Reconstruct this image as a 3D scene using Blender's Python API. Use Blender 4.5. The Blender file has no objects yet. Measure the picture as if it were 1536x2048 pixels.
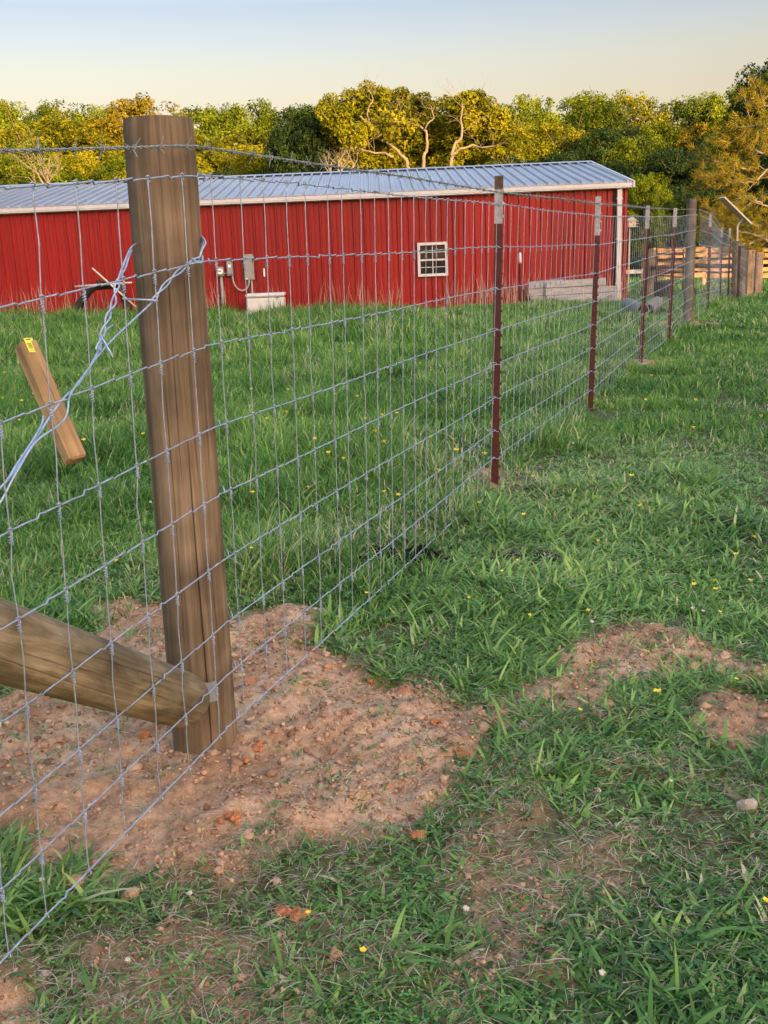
import bpy, math, random
import numpy as np
from math import sin, cos, pi, radians, sqrt
from mathutils import Vector, Matrix

rng = np.random.default_rng(7)
random.seed(7)
COL = bpy.context.scene.collection
SC = bpy.context.scene

# ------------------------------------------------------------------ camera
FPX = 2050.0
PITCH, ROLL, CZ = radians(14.0), radians(2.4), 1.25
CF = np.array([0, cos(PITCH), -sin(PITCH)])
_R0 = np.array([1.0, 0, 0]); _U0 = np.array([0, sin(PITCH), cos(PITCH)])
CR = cos(ROLL) * _R0 - sin(ROLL) * _U0
CU = cos(ROLL) * _U0 + sin(ROLL) * _R0
CC = np.array([0, 0, CZ])
cam = bpy.data.cameras.new('camera')
cam.sensor_fit = 'VERTICAL'; cam.sensor_height = 36.0; cam.lens = 36.0 * FPX / 2048.0
cam.clip_start = 0.05; cam.clip_end = 2000
cam.dof.use_dof = False
co = bpy.data.objects.new('camera', cam); COL.objects.link(co)
co.matrix_world = Matrix(((CR[0], CU[0], -CF[0], CC[0]), (CR[1], CU[1], -CF[1], CC[1]), (CR[2], CU[2], -CF[2], CC[2]), (0, 0, 0, 1)))
SC.camera = co

# ------------------------------------------------------------------ sky, sun, exposure
SUN_EL = radians(9.5)
SUN_AZ = radians(152.0)            # compass bearing of the sun measured from +Y towards +X
SUNV = Vector((sin(SUN_AZ) * cos(SUN_EL), cos(SUN_AZ) * cos(SUN_EL), sin(SUN_EL)))
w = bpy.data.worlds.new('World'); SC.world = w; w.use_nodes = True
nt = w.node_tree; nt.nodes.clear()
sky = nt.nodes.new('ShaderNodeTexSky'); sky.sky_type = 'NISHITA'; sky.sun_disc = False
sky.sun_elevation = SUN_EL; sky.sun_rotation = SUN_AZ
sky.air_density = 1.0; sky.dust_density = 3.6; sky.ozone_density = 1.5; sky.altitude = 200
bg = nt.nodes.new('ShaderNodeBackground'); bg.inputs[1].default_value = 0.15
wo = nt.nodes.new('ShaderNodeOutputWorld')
# thin evening haze: cream low over the land, grey-blue above it, overhead boosted to add ambient light
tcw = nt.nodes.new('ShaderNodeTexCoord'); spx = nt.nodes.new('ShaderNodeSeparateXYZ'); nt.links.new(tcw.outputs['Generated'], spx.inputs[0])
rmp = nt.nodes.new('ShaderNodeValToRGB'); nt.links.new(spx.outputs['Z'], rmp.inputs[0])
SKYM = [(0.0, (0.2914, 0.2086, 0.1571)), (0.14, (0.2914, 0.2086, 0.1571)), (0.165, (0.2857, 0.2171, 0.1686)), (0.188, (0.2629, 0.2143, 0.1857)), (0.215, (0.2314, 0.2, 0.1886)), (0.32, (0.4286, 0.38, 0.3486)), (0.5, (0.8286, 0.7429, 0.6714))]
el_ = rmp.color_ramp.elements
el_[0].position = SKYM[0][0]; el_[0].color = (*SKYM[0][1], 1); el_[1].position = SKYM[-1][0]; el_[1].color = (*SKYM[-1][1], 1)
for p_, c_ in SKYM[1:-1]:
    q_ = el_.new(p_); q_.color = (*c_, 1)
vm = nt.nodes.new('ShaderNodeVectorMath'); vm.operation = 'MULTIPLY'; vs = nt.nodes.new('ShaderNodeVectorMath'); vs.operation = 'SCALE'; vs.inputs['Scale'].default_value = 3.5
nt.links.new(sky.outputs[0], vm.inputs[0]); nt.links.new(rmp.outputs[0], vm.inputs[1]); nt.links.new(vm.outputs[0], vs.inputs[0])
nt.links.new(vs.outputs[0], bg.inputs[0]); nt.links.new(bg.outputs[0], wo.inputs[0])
sl = bpy.data.lights.new('sun', 'SUN'); sl.energy = 5.0; sl.angle = radians(0.6); sl.color = (1.0, 0.70, 0.33)
so = bpy.data.objects.new('sun', sl); COL.objects.link(so); so.location = (20, -30, 30)
so.rotation_euler = SUNV.to_track_quat('Z', 'Y').to_euler()
SC.view_settings.view_transform = 'Standard'; SC.view_settings.look = 'None'
SC.view_settings.exposure = 1.3; SC.view_settings.gamma = 1.0
SC.view_settings.use_white_balance = True
SC.view_settings.white_balance_temperature = 7000
SC.view_settings.white_balance_tint = 18
SC.cycles.max_bounces = 6; SC.cycles.diffuse_bounces = 3; SC.cycles.transmission_bounces = 4
SC.cycles.transparent_max_bounces = 8

# ------------------------------------------------------------------ helpers
def ray(px, py):
    return CF + CR * (px - 768) / FPX - CU * (py - 1024) / FPX
def atY(px, py, Y):
    d = ray(px, py); return CC + d * Y / d[1]

def hashn(i, j, s):
    h = (i * 374761393 + j * 668265263 + s * 974634777) & 0xffffffff
    h = ((h ^ (h >> 13)) * 1274126177) & 0xffffffff
    h = (h ^ (h >> 16)) & 0xffffffff
    return h / 4294967295.0
def vnoise(x, y, s=0):
    xi = np.floor(x).astype(np.int64); yi = np.floor(y).astype(np.int64)
    fx = x - xi; fy = y - yi; fx = fx * fx * (3 - 2 * fx); fy = fy * fy * (3 - 2 * fy)
    a = hashn(xi, yi, s); b = hashn(xi + 1, yi, s); c = hashn(xi, yi + 1, s); d = hashn(xi + 1, yi + 1, s)
    return (a * (1 - fx) + b * fx) * (1 - fy) + (c * (1 - fx) + d * fx) * fy
def fbm(x, y, s=0, o=4):
    t = 0; a = .5; n = 0
    for k in range(o):
        t = t + a * vnoise(x * 2 ** k, y * 2 ** k, s + k * 17); n += a; a *= .5
    return t / n - .5
def sstep(a, b, x):
    t = np.clip((x - a) / (b - a), 0, 1); return t * t * (3 - 2 * t)

# smooth ground height without lumps
GY = np.array([-60, 0, 1.2, 2.0, 2.5, 4.6, 7, 9, 13, 15, 17.5, 22, 30, 45, 400.])
GZ = np.array([0, 0, .0, .07, .09, .20, .21, .21, .31, .30, .26, .02, .0, -.05, -.05])
GZL = np.array([0, 0, .0, .07, .09, .19, .20, .21, .24, .22, .20, .14, .0, -.05, -.05])
def ground0(x, y):
    x = np.asarray(x, float); y = np.asarray(y, float)
    r = np.interp(y, GY, GZ); l = np.interp(y, GY, GZL)
    k = sstep(3.0, 5.5, x - (y - 13) * .1)
    z = r * k + l * (1 - k)
    z = z + .15 * sstep(.5, 7.5, -x) * sstep(10, 20, y) * (1 - sstep(32, 45, y))
    z = z + fbm(x * .9, y * .9, 5, 3) * .05 * sstep(1.5, 5, y)
    return z
def onG(px, py):
    d = ray(px, py); z = 0.1
    for _ in range(40):
        P = CC + d * (z - CZ) / d[2]
        z = float(ground0(P[0], P[1])) * .6 + z * .4
    return P

# bare soil areas, outlined on the ground in metres
def poly(pts): return np.array([onG(*q)[:2] for q in pts])
P_MAIN = poly([(0, 1400), (110, 1300), (190, 1222), (330, 1215), (480, 1232), (600, 1222), (668, 1225), (640, 1290), (700, 1322), (800, 1352), (960, 1380), (1070, 1400), (1050, 1440), (1010, 1500), (965, 1555), (900, 1615), (800, 1650), (640, 1690), (520, 1680), (450, 1735), (330, 1740), (210, 1760), (60, 1720), (-140, 1640), (-200, 1420)])
P_B = poly([(1030, 1362), (1080, 1310), (1165, 1272), (1300, 1250), (1440, 1292), (1560, 1330), (1620, 1400), (1400, 1368), (1290, 1382), (1270, 1438), (1130, 1445), (1050, 1440), (985, 1400)])
P_C = poly([(1420, 1440), (1480, 1400), (1600, 1395), (1600, 1490), (1450, 1505)])
P_D = poly([(-60, 1930), (60, 1960), (110, 2070), (-60, 2120)])
P_E = poly([(1225, 655), (1300, 644), (1400, 640), (1440, 646), (1400, 656), (1290, 660)])
P_F = poly([(1258, 722), (1300, 716), (1318, 728), (1290, 736), (1262, 734)])
P_G = poly([(960, 945), (1010, 935), (1010, 985), (950, 985)])
def sdpoly(P, x, y):
    d = np.full(x.shape, 1e9); ins = np.zeros(x.shape, bool)
    n = len(P)
    for i in range(n):
        a = P[i]; b = P[(i + 1) % n]; e = b - a
        t = np.clip(((x - a[0]) * e[0] + (y - a[1]) * e[1]) / (e @ e), 0, 1)
        d = np.minimum(d, np.hypot(x - a[0] - t * e[0], y - a[1] - t * e[1]))
        c = ((a[1] > y) != (b[1] > y)) & (x < (b[0] - a[0]) * (y - a[1]) / (b[1] - a[1] + 1e-12) + a[0])
        ins ^= c
    return np.where(ins, d, -d)
def soil(x, y):
    x = np.asarray(x, float); y = np.asarray(y, float)
    n = fbm(x * 6, y * 6, 31, 5) * 1.5
    m = np.zeros(x.shape)
    for P, wd, am in ((P_MAIN, .07, .22), (P_B, .12, .13), (P_C, .05, .2), (P_D, .05, .15), (P_E, .18, .6), (P_F, .12, .3), (P_G, .08, .2)):
        lo = P.min(0) - .6; hi = P.max(0) + .6
        s = (x > lo[0]) & (x < hi[0]) & (y > lo[1]) & (y < hi[1])
        if s.any():
            v = np.zeros(x.shape); v[s] = sstep(-wd, wd, sdpoly(P, x[s], y[s]) + n[s] * am) * (.95 if P is P_B or P is P_C else 1)
            m = np.maximum(m, v)
    # worn thin turf near the camera side of the fence
    near = sstep(3.6, 1.4, y) * sstep(-.02, .16, fbm(x * 5 + 3, y * 5, 77, 3)) * .55
    return np.maximum(m, near)
def ground(x, y, dirt=None):
    x = np.asarray(x, float); y = np.asarray(y, float)
    z = ground0(x, y)
    if dirt is None: dirt = soil(x, y)
    lump = fbm(x * 7, y * 7, 11, 4) * .07 + fbm(x * 28, y * 28, 12, 3) * .034 + np.abs(fbm(x * 75, y * 75, 13, 2)) * .016
    z = z + dirt * (.012 + lump) * sstep(40, 8, y)
    return z
def G1(x, y): return float(ground(np.array([x]), np.array([y]))[0])

class MB:
    def __init__(s): s.v = []; s.f = []; s.m = []; s.n = 0
    def add(s, v, f, mi=0):
        v = np.asarray(v, float); s.v.append(v)
        for q in f: s.f.append(tuple(int(i) + s.n for i in q)); s.m.append(mi)
        s.n += len(v)
    def box(s, c, d, rot=None, mi=0, bev=0):
        dx, dy, dz = [k / 2 for k in d]
        if bev:
            b = bev; v = []
            for sx in (-1, 1):
                for sy in (-1, 1):
                    for sz in (-1, 1):
                        v += [(sx * dx, sy * (dy - b), sz * (dz - b)), (sx * (dx - b), sy * dy, sz * (dz - b)), (sx * (dx - b), sy * (dy - b), sz * dz)]
            import bmesh
            bm = bmesh.new()
            for q in v: bm.verts.new(q)
            bmesh.ops.convex_hull(bm, input=bm.verts)
            bm.verts.ensure_lookup_table(); bm.verts.index_update()
            f = [[t.index for t in g.verts] for g in bm.faces]; v = [tuple(t.co) for t in bm.verts]; bm.free()
            v = np.array(v)
        else:
            v = np.array([(x, y, z) for x in (-dx, dx) for y in (-dy, dy) for z in (-dz, dz)])
            f = [(0, 1, 3, 2), (4, 6, 7, 5), (0, 4, 5, 1), (2, 3, 7, 6), (0, 2, 6, 4), (1, 5, 7, 3)]
        if rot is not None: v = v @ np.array(rot.to_matrix() if hasattr(rot, 'to_matrix') else rot).T
        s.add(v + np.array(c), f, mi)
    def tube(s, pts, rad, n=8, caps=True, mi=0):
        P = np.array(pts, float); m = len(P)
        rad = np.full(m, rad) if np.isscalar(rad) else np.array(rad)
        T = np.gradient(P, axis=0); T /= np.linalg.norm(T, axis=1)[:, None] + 1e-12
        a = np.array([0, 0, 1.]) if abs(T[0][2]) < .9 else np.array([1., 0, 0])
        N = np.cross(T[0], a); N /= np.linalg.norm(N); V = []
        for i in range(m):
            N = N - T[i] * (N @ T[i]); N /= np.linalg.norm(N) + 1e-12
            B = np.cross(T[i], N)
            for k in range(n):
                an = 2 * pi * k / n; V.append(P[i] + rad[i] * (cos(an) * N + sin(an) * B))
        F = [(i * n + k, i * n + (k + 1) % n, (i + 1) * n + (k + 1) % n, (i + 1) * n + k) for i in range(m - 1) for k in range(n)]
        if caps: F += [tuple(range(n))[::-1], tuple((m - 1) * n + k for k in range(n))]
        s.add(V, F, mi)
    def build(s, name, mats, parent=None, smooth=False, attr=None):
        me = bpy.data.meshes.new(name)
        v = np.concatenate(s.v) if s.v else np.zeros((0, 3))
        me.from_pydata(v.tolist(), [], s.f)
        if not isinstance(mats, (list, tuple)): mats = [mats]
        for m in mats: me.materials.append(m)
        if len(mats) > 1: me.polygons.foreach_set('material_index', s.m)
        if smooth: me.polygons.foreach_set('use_smooth', [True] * len(me.polygons))
        me.update()
        o = bpy.data.objects.new(name, me); COL.objects.link(o)
        if parent: o.parent = parent
        return o
def tag(o, label=None, cat=None, group=None, kind=None):
    if label: o['label'] = label
    if cat: o['category'] = cat
    if group: o['group'] = group
    if kind: o['kind'] = kind
    return o
def empty(name, loc, label, cat, group=None, rz=0):
    o = bpy.data.objects.new(name, None); COL.objects.link(o); o.location = loc; o.rotation_euler = (0, 0, rz)
    o.empty_display_size = .1
    return tag(o, label, cat, group)
def child(o, root):            # parent while the child's mesh is in world coordinates
    o.parent = root
    o.matrix_parent_inverse = Matrix.LocRotScale(root.location, root.rotation_euler, root.scale).inverted()
    return o
def copy_tree(o, parent=None):
    c = o.copy(); COL.objects.link(c)
    if parent: c.parent = parent
    for ch in list(o.children): copy_tree(ch, c)
    return c

# ------------------------------------------------------------------ materials
def newmat(name):
    m = bpy.data.materials.new(name); m.use_nodes = True
    t = m.node_tree; b = t.nodes['Principled BSDF']
    return m, t, b
def N(t, typ, **k):
    n = t.nodes.new(typ)
    for a, v in k.items():
        if a in n.inputs: n.inputs[a].default_value = v
        else: setattr(n, a, v)
    return n
def ramp(t, src, stops):
    r = t.nodes.new('ShaderNodeValToRGB'); e = r.color_ramp.elements
    e[0].position, e[0].color = stops[0][0], (*stops[0][1], 1)
    e[1].position, e[1].color = stops[-1][0], (*stops[-1][1], 1)
    for p, c in stops[1:-1]:
        q = e.new(p); q.color = (*c, 1)
    t.links.new(src, r.inputs[0]); return r.outputs[0]
def mapped(t, scale, kind='Object'):
    tc = t.nodes.new('ShaderNodeTexCoord'); mp = t.nodes.new('ShaderNodeMapping')
    mp.inputs['Scale'].default_value = scale; t.links.new(tc.outputs[kind], mp.inputs[0]); return mp.outputs[0]
def noise(t, vec, scale, detail=4, rough=.6, dist=0):
    n = t.nodes.new('ShaderNodeTexNoise'); n.inputs['Scale'].default_value = scale
    n.inputs['Detail'].default_value = detail; n.inputs['Roughness'].default_value = rough; n.inputs['Distortion'].default_value = dist
    if vec is not None: t.links.new(vec, n.inputs['Vector'])
    return n.outputs['Fac']
def mix(t, a, b, f, typ='MIX'):
    m = t.nodes.new('ShaderNodeMix'); m.data_type = 'RGBA'; m.blend_type = typ
    for i, v in ((0, f), (6, a), (7, b)):
        if isinstance(v, (int, float)): m.inputs[i].default_value = v
        elif isinstance(v, tuple): m.inputs[i].default_value = (*v, 1)
        else: t.links.new(v, m.inputs[i])
    return m.outputs[2]
def bump(t, b, h, strength=.5, dist=.01):
    n = t.nodes.new('ShaderNodeBump'); n.inputs['Strength'].default_value = strength; n.inputs['Distance'].default_value = dist
    t.links.new(h, n.inputs['Height']); t.links.new(n.outputs[0], b.inputs['Normal'])
def speck(name, c1, c2, rough=.6, metal=0, scale=20, sc=(1, 1, 1), bs=.2, bd=.002, spec=.5):
    m, t, b = newmat(name)
    v = mapped(t, sc); n = noise(t, v, scale, 5)
    t.links.new(ramp(t, n, [(.3, c1), (.7, c2)]), b.inputs['Base Color'])
    b.inputs['Roughness'].default_value = rough; b.inputs['Metallic'].default_value = metal
    b.inputs['Specular IOR Level'].default_value = spec
    if bs: bump(t, b, n, bs, bd)
    return m
def wood(name, dark, mid, light, sc=1.0, crk=.5, stretch=.045, rough=.85, axis=2, knots=True):
    m, t, b = newmat(name)
    s = [22 * sc] * 3; s[axis] = 22 * sc * stretch
    v = mapped(t, tuple(s)); n1 = noise(t, v, 1.0, 8, .68, .6)
    s2 = [90 * sc] * 3; s2[axis] = 2.0 * sc
    n2 = noise(t, mapped(t, tuple(s2)), 1.0, 4, .6)
    n3 = noise(t, mapped(t, (3, 3, 3)), 1.3, 3)
    c = ramp(t, n1, [(.28, dark), (.5, mid), (.72, light)])
    c = mix(t, c, ramp(t, n2, [(.3, (.35, .33, .3)), (.6, (1, 1, 1))]), .55, 'MULTIPLY')
    c = mix(t, c, ramp(t, n3, [(.35, (.5, .48, .46)), (.65, (1.25, 1.17, 1.08))]), .9, 'MULTIPLY')
    s4 = [55 * sc] * 3; s4[axis] = 1.6 * sc
    n4 = noise(t, mapped(t, tuple(s4)), 1.0, 6, .55, .8)
    c = mix(t, c, ramp(t, n4, [(.33, (.16, .13, .11)), (.40, (1, 1, 1))]), crk, 'MULTIPLY')
    if knots:
        vo = t.nodes.new('ShaderNodeTexVoronoi'); vo.inputs['Scale'].default_value = 1.0
        ks = [6.0] * 3; ks[axis] = 3.0
        t.links.new(mapped(t, tuple(ks)), vo.inputs['Vector'])
        kf = ramp(t, vo.outputs['Distance'], [(.03, (.25, .2, .17)), (.13, (1, 1, 1))])
        c = mix(t, c, kf, .8, 'MULTIPLY')
    t.links.new(c, b.inputs['Base Color']); b.inputs['Roughness'].default_value = rough
    b.inputs['Specular IOR Level'].default_value = .25
    bump(t, b, n2, .8, .004)
    return m
def leafmat(name, cols, trans=.35, rough=.55, attr=True, objvar=.0, spec=.3):
    m, t, b = newmat(name)
    if attr:
        a = t.nodes.new('ShaderNodeAttribute'); a.attribute_name = 'tone'; src = a.outputs['Fac']
    else:
        src = noise(t, mapped(t, (1, 1, 1)), 3)
    if objvar:
        oi = t.nodes.new('ShaderNodeObjectInfo')
        ma = t.nodes.new('ShaderNodeMath'); ma.operation = 'MULTIPLY_ADD'; ma.inputs[1].default_value = objvar; t.links.new(oi.outputs['Random'], ma.inputs[0])
        t.links.new(src, ma.inputs[2])
        mb = t.nodes.new('ShaderNodeMath'); mb.operation = 'SUBTRACT'; mb.inputs[1].default_value = objvar * .5
        t.links.new(ma.outputs[0], mb.inputs[0]); src = mb.outputs[0]
    c = ramp(t, src, [(i / (len(cols) - 1), k) for i, k in enumerate(cols)])
    t.links.new(c, b.inputs['Base Color']); b.inputs['Roughness'].default_value = rough; b.inputs['Specular IOR Level'].default_value = spec
    tr = t.nodes.new('ShaderNodeBsdfTranslucent'); t.links.new(c, tr.inputs[0])
    mx = t.nodes.new('ShaderNodeMixShader'); mx.inputs[0].default_value = trans
    t.links.new(b.outputs[0], mx.inputs[1]); t.links.new(tr.outputs[0], mx.inputs[2])
    t.links.new(mx.outputs[0], t.nodes['Material Output'].inputs[0])
    return m

M = {}
M['galv'] = speck('galvanised_wire', (.24, .31, .42), (.42, .52, .66), .42, .4, 60, bs=0)
M['galv2'] = speck('bright_galvanised_wire', (.22, .33, .50), (.40, .55, .76), .35, .35, 60, bs=0)
M['barb'] = speck('barbed_wire_steel', (.17, .2, .19), (.34, .38, .38), .5, .4, 40, bs=0)
M['plate'] = speck('zinc_plate', (.20, .24, .28), (.28, .32, .37), .5, .2, 30, bs=.1)
M['post'] = wood('treated_post_wood', (.095, .073, .048), (.205, .158, .106), (.34, .275, .20))
M['postend'] = speck('post_end_grain', (.09, .06, .04), (.2, .14, .09), .9, 0, 30)
M['log'] = wood('brace_log_wood', (.14, .115, .07), (.30, .255, .165), (.50, .45, .34), crk=.7, sc=1.15, stretch=.22)
M['stick'] = wood('new_pine_wood', (.38, .25, .125), (.52, .36, .19), (.62, .46, .27), axis=0, sc=1.6, stretch=.03, knots=False)
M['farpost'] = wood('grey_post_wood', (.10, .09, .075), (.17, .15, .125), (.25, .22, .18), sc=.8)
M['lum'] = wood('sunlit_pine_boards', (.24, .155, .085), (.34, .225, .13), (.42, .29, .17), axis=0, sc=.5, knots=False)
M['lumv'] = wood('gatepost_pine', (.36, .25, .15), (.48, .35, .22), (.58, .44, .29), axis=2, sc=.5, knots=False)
M['tred'] = speck('oxide_red_steel', (.055, .012, .010), (.105, .022, .017), .5, .1, 30, bs=.2)
M['tip'] = speck('chipped_white_paint', (.22, .23, .24), (.48, .49, .5), .6, 0, 45, bs=.2)
M['red'] = None
def redmat():
    m, t, b = newmat('red_painted_steel')
    n = noise(t, mapped(t, (3, 3, .25)), 3, 5)
    n2 = noise(t, mapped(t, (.35, .35, .35)), 1, 3)
    c = ramp(t, n, [(.3, (.245, .008, .009)), (.7, (.31, .012, .012))])
    c = mix(t, c, ramp(t, n2, [(.3, (.85, .85, .85)), (.7, (1.08, 1.08, 1.05))]), .8, 'MULTIPLY')
    # sheets of slightly different batch, dust splashed up from the ground
    tc = t.nodes.new('ShaderNodeTexCoord'); sp = t.nodes.new('ShaderNodeSeparateXYZ'); t.links.new(tc.outputs['Object'], sp.inputs[0])
    dv = N(t, 'ShaderNodeMath', operation='DIVIDE'); dv.inputs[1].default_value = .9144; t.links.new(sp.outputs['X'], dv.inputs[0])
    fl_ = N(t, 'ShaderNodeMath', operation='FLOOR'); t.links.new(dv.outputs[0], fl_.inputs[0])
    wn = t.nodes.new('ShaderNodeTexWhiteNoise'); wn.noise_dimensions = '1D'; t.links.new(fl_.outputs[0], wn.inputs['W'])
    c = mix(t, c, ramp(t, wn.outputs['Value'], [(0, (.84, .84, .84)), (1, (1.1, 1.1, 1.1))]), .9, 'MULTIPLY')
    n4 = noise(t, mapped(t, (2.5, 2.5, 2.5)), 2, 5, .7)
    ad = N(t, 'ShaderNodeMath', operation='MULTIPLY_ADD'); ad.inputs[1].default_value = 1.1; t.links.new(n4, ad.inputs[0]); t.links.new(sp.outputs['Z'], ad.inputs[2])
    c = mix(t, (.34, .17, .11), c, ramp(t, ad.outputs[0], [(.5, (.55, .55, .55)), (.85, (1, 1, 1))]))
    t.links.new(c, b.inputs['Base Color']); b.inputs['Roughness'].default_value = .42; b.inputs['Specular IOR Level'].default_value = .35
    return m
M['red'] = redmat()
M['rust'] = speck('rusted_bare_steel', (.06, .035, .022), (.17, .10, .06), .8, .1, 45, bs=.3)
M['red2'] = speck('red_screw_heads', (.12, .01, .01), (.2, .015, .015), .5, .2, 12, bs=0)
M['roof'] = speck('galvalume_roof_sheet', (.25, .28, .33), (.32, .355, .415), .42, .35, 2.2, (1, .25, 1), bs=0)
M['white'] = speck('white_trim_paint', (.48, .49, .54), (.56, .58, .62), .45, 0, 6, bs=0)
M['dark'] = speck('dark_strip_coat', (.008, .006, .006), (.02, .012, .012), .8, 0, 6, bs=0)
M['grey'] = speck('grey_enamel_box', (.22, .23, .22), (.29, .30, .29), .5, .1, 12, bs=0)
M['bgrey'] = speck('blue_grey_enamel_box', (.14, .16, .20), (.19, .21, .25), .45, .1, 12, bs=0)
M['conduit'] = speck('pvc_conduit', (.24, .25, .24), (.33, .34, .33), .55, 0, 12, bs=0)
M['label'] = speck('white_label', (.7, .7, .68), (.8, .8, .78), .6, 0, 30, bs=0)
M['black'] = speck('black_iron', (.012, .012, .012), (.03, .028, .028), .55, .3, 20)
M['blackp'] = speck('black_plastic', (.012, .012, .013), (.03, .03, .03), .5, 0, 20)
M['board'] = speck('grey_weathered_boards', (.20, .20, .20), (.38, .38, .40), .85, 0, 9, (.4, 1, 2), bs=.4, bd=.01)
M['conc'] = speck('stained_concrete_pipe', (.11, .11, .105), (.22, .22, .215), .9, 0, 14, bs=.5, bd=.01)
M['cool'] = speck('white_enamel_chest', (.48, .49, .50), (.62, .63, .65), .5, 0, 5, bs=0)
M['cream'] = speck('cream_painted_wood', (.50, .46, .36), (.62, .58, .46), .6, 0, 20, bs=0)
M['gate'] = speck('rusty_tube_steel', (.06, .025, .015), (.13, .055, .03), .6, .3, 20)
M['tagy'] = None
def glassmat():
    m, t, b = newmat('dark_window_glass'); b.inputs['Base Color'].default_value = (.012, .014, .016, 1)
    b.inputs['Roughness'].default_value = .06; b.inputs['Specular IOR Level'].default_value = .6
    n = noise(t, mapped(t, (1, 1, 1)), 4, 2); bump(t, b, n, .06, .02)
    return m
M['glass'] = glassmat()
M['tagy'] = speck('yellow_paper_tag', (.72, .72, .06), (.8, .8, .12), .6, 0, 30, bs=0)
M['ink'] = speck('black_ink', (.02, .02, .02), (.03, .03, .03), .7, 0, 30, bs=0)
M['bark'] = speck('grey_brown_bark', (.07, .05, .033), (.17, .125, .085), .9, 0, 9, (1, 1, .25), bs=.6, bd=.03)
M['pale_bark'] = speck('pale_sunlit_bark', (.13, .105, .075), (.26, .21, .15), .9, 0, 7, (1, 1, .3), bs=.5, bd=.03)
M['clod'] = None
def clodmat():
    m, t, b = newmat('soil_clod')
    a = t.nodes.new('ShaderNodeAttribute'); a.attribute_name = 'tone'
    c = ramp(t, a.outputs['Fac'], [(0, (.18, .10, .065)), (.35, (.38, .23, .145)), (.7, (.55, .37, .25)), (.86, (.66, .5, .38)), (1, (.55, .26, .13))])
    n = noise(t, mapped(t, (1, 1, 1)), 90, 4)
    c = mix(t, c, ramp(t, n, [(.3, (.7, .7, .7)), (.7, (1.1, 1.1, 1.1))]), .8, 'MULTIPLY')
    t.links.new(c, b.inputs['Base Color']); b.inputs['Roughness'].default_value = .95; b.inputs['Specular IOR Level'].default_value = .15
    bump(t, b, n, .6, .004)
    return m
M['clod'] = clodmat()
def groundmat():
    m, t, b = newmat('pasture_soil')
    a = t.nodes.new('ShaderNodeAttribute'); a.attribute_name = 'soil'
    b2 = t.nodes.new('ShaderNodeAttribute'); b2.attribute_name = 'lush'
    v = mapped(t, (1, 1, 1))
    n1 = noise(t, v, 5, 6, .65); n2 = noise(t, v, 45, 5, .7); n3 = noise(t, v, 220, 3, .7)
    so_ = ramp(t, n1, [(.30, (.26, .15, .09)), (.46, (.41, .265, .17)), (.6, (.51, .355, .24)), (.75, (.60, .445, .325))])
    n5 = noise(t, v, 11, 4, .6, .3)
    so_ = mix(t, so_, (.40, .15, .06), ramp(t, n5, [(.60, (0, 0, 0)), (.70, (.7, .7, .7))]))
    so_ = mix(t, so_, ramp(t, n2, [(.25, (.5, .46, .43)), (.6, (1.15, 1.13, 1.1))]), .95, 'MULTIPLY')  # soil mottle; low spots of the relief darkened as crevice shade
    th = ramp(t, n2, [(.3, (.07, .055, .035)), (.5, (.13, .105, .065)), (.7, (.25, .205, .14))])
    gr = ramp(t, noise(t, v, 3.0, 7, .7), [(.3, (.03, .07, .015)), (.5, (.05, .10, .022)), (.7, (.09, .13, .04))])
    under = mix(t, th, gr, b2.outputs['Fac'])
    c = mix(t, under, so_, a.outputs['Fac'])
    ch = t.nodes.new('ShaderNodeAttribute'); ch.attribute_name = 'char'
    c = mix(t, c, (.008, .007, .008), ch.outputs['Fac'])
    t.links.new(c, b.inputs['Base Color']); b.inputs['Roughness'].default_value = .97; b.inputs['Specular IOR Level'].default_value = .1
    ad = t.nodes.new('ShaderNodeMath'); ad.operation = 'ADD'; t.links.new(n2, ad.inputs[0]); t.links.new(n3, ad.inputs[1])
    bump(t, b, ad.outputs[0], .7, .007)
    return m
M['ground'] = groundmat()
M['grassf'] = leafmat('field_grass_blades', [(.032, .105, .026), (.085, .23, .046), (.165, .36, .07), (.34, .51, .14), (.60, .55, .36)], .4)
M['grassn'] = leafmat('mown_grass_blades', [(.035, .105, .035), (.09, .225, .06), (.175, .37, .09), (.34, .53, .15), (.58, .53, .36)], .35, .45)
M['straw'] = leafmat('dry_straw', [(.16, .12, .08), (.30, .24, .16), (.44, .37, .26), (.58, .51, .39)], .2, .7)
M['clover'] = leafmat('clover_leaf', [(.08, .24, .06), (.13, .32, .08), (.2, .42, .1)], .35, .5)
M['petal'] = speck('yellow_petal', (.75, .55, .02), (.85, .65, .04), .5, 0, 30, bs=0)
M['wpetal'] = speck('white_petal', (.4, .39, .33), (.6, .58, .5), .6, 0, 30, bs=0)
LEAF = {
 'green': leafmat('green_foliage', [(.030, .052, .004), (.08, .118, .006), (.145, .19, .010), (.22, .265, .018)], .3, .7, objvar=.5, spec=.08),
 'yellow': leafmat('yellow_green_foliage', [(.06, .068, .004), (.14, .148, .006), (.23, .225, .010), (.33, .30, .016)], .35, .7, objvar=.4, spec=.08),
 'amber': leafmat('amber_foliage', [(.07, .06, .006), (.15, .125, .008), (.24, .185, .012), (.33, .25, .02)], .3, .7, objvar=.3, spec=.08),
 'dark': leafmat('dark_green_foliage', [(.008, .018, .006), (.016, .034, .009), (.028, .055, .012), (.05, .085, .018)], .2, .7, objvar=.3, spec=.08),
 'pine': leafmat('pine_needles', [(.07, .075, .010), (.15, .14, .014), (.27, .22, .022), (.42, .31, .045)], .25, .7, spec=.08),
}
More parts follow.
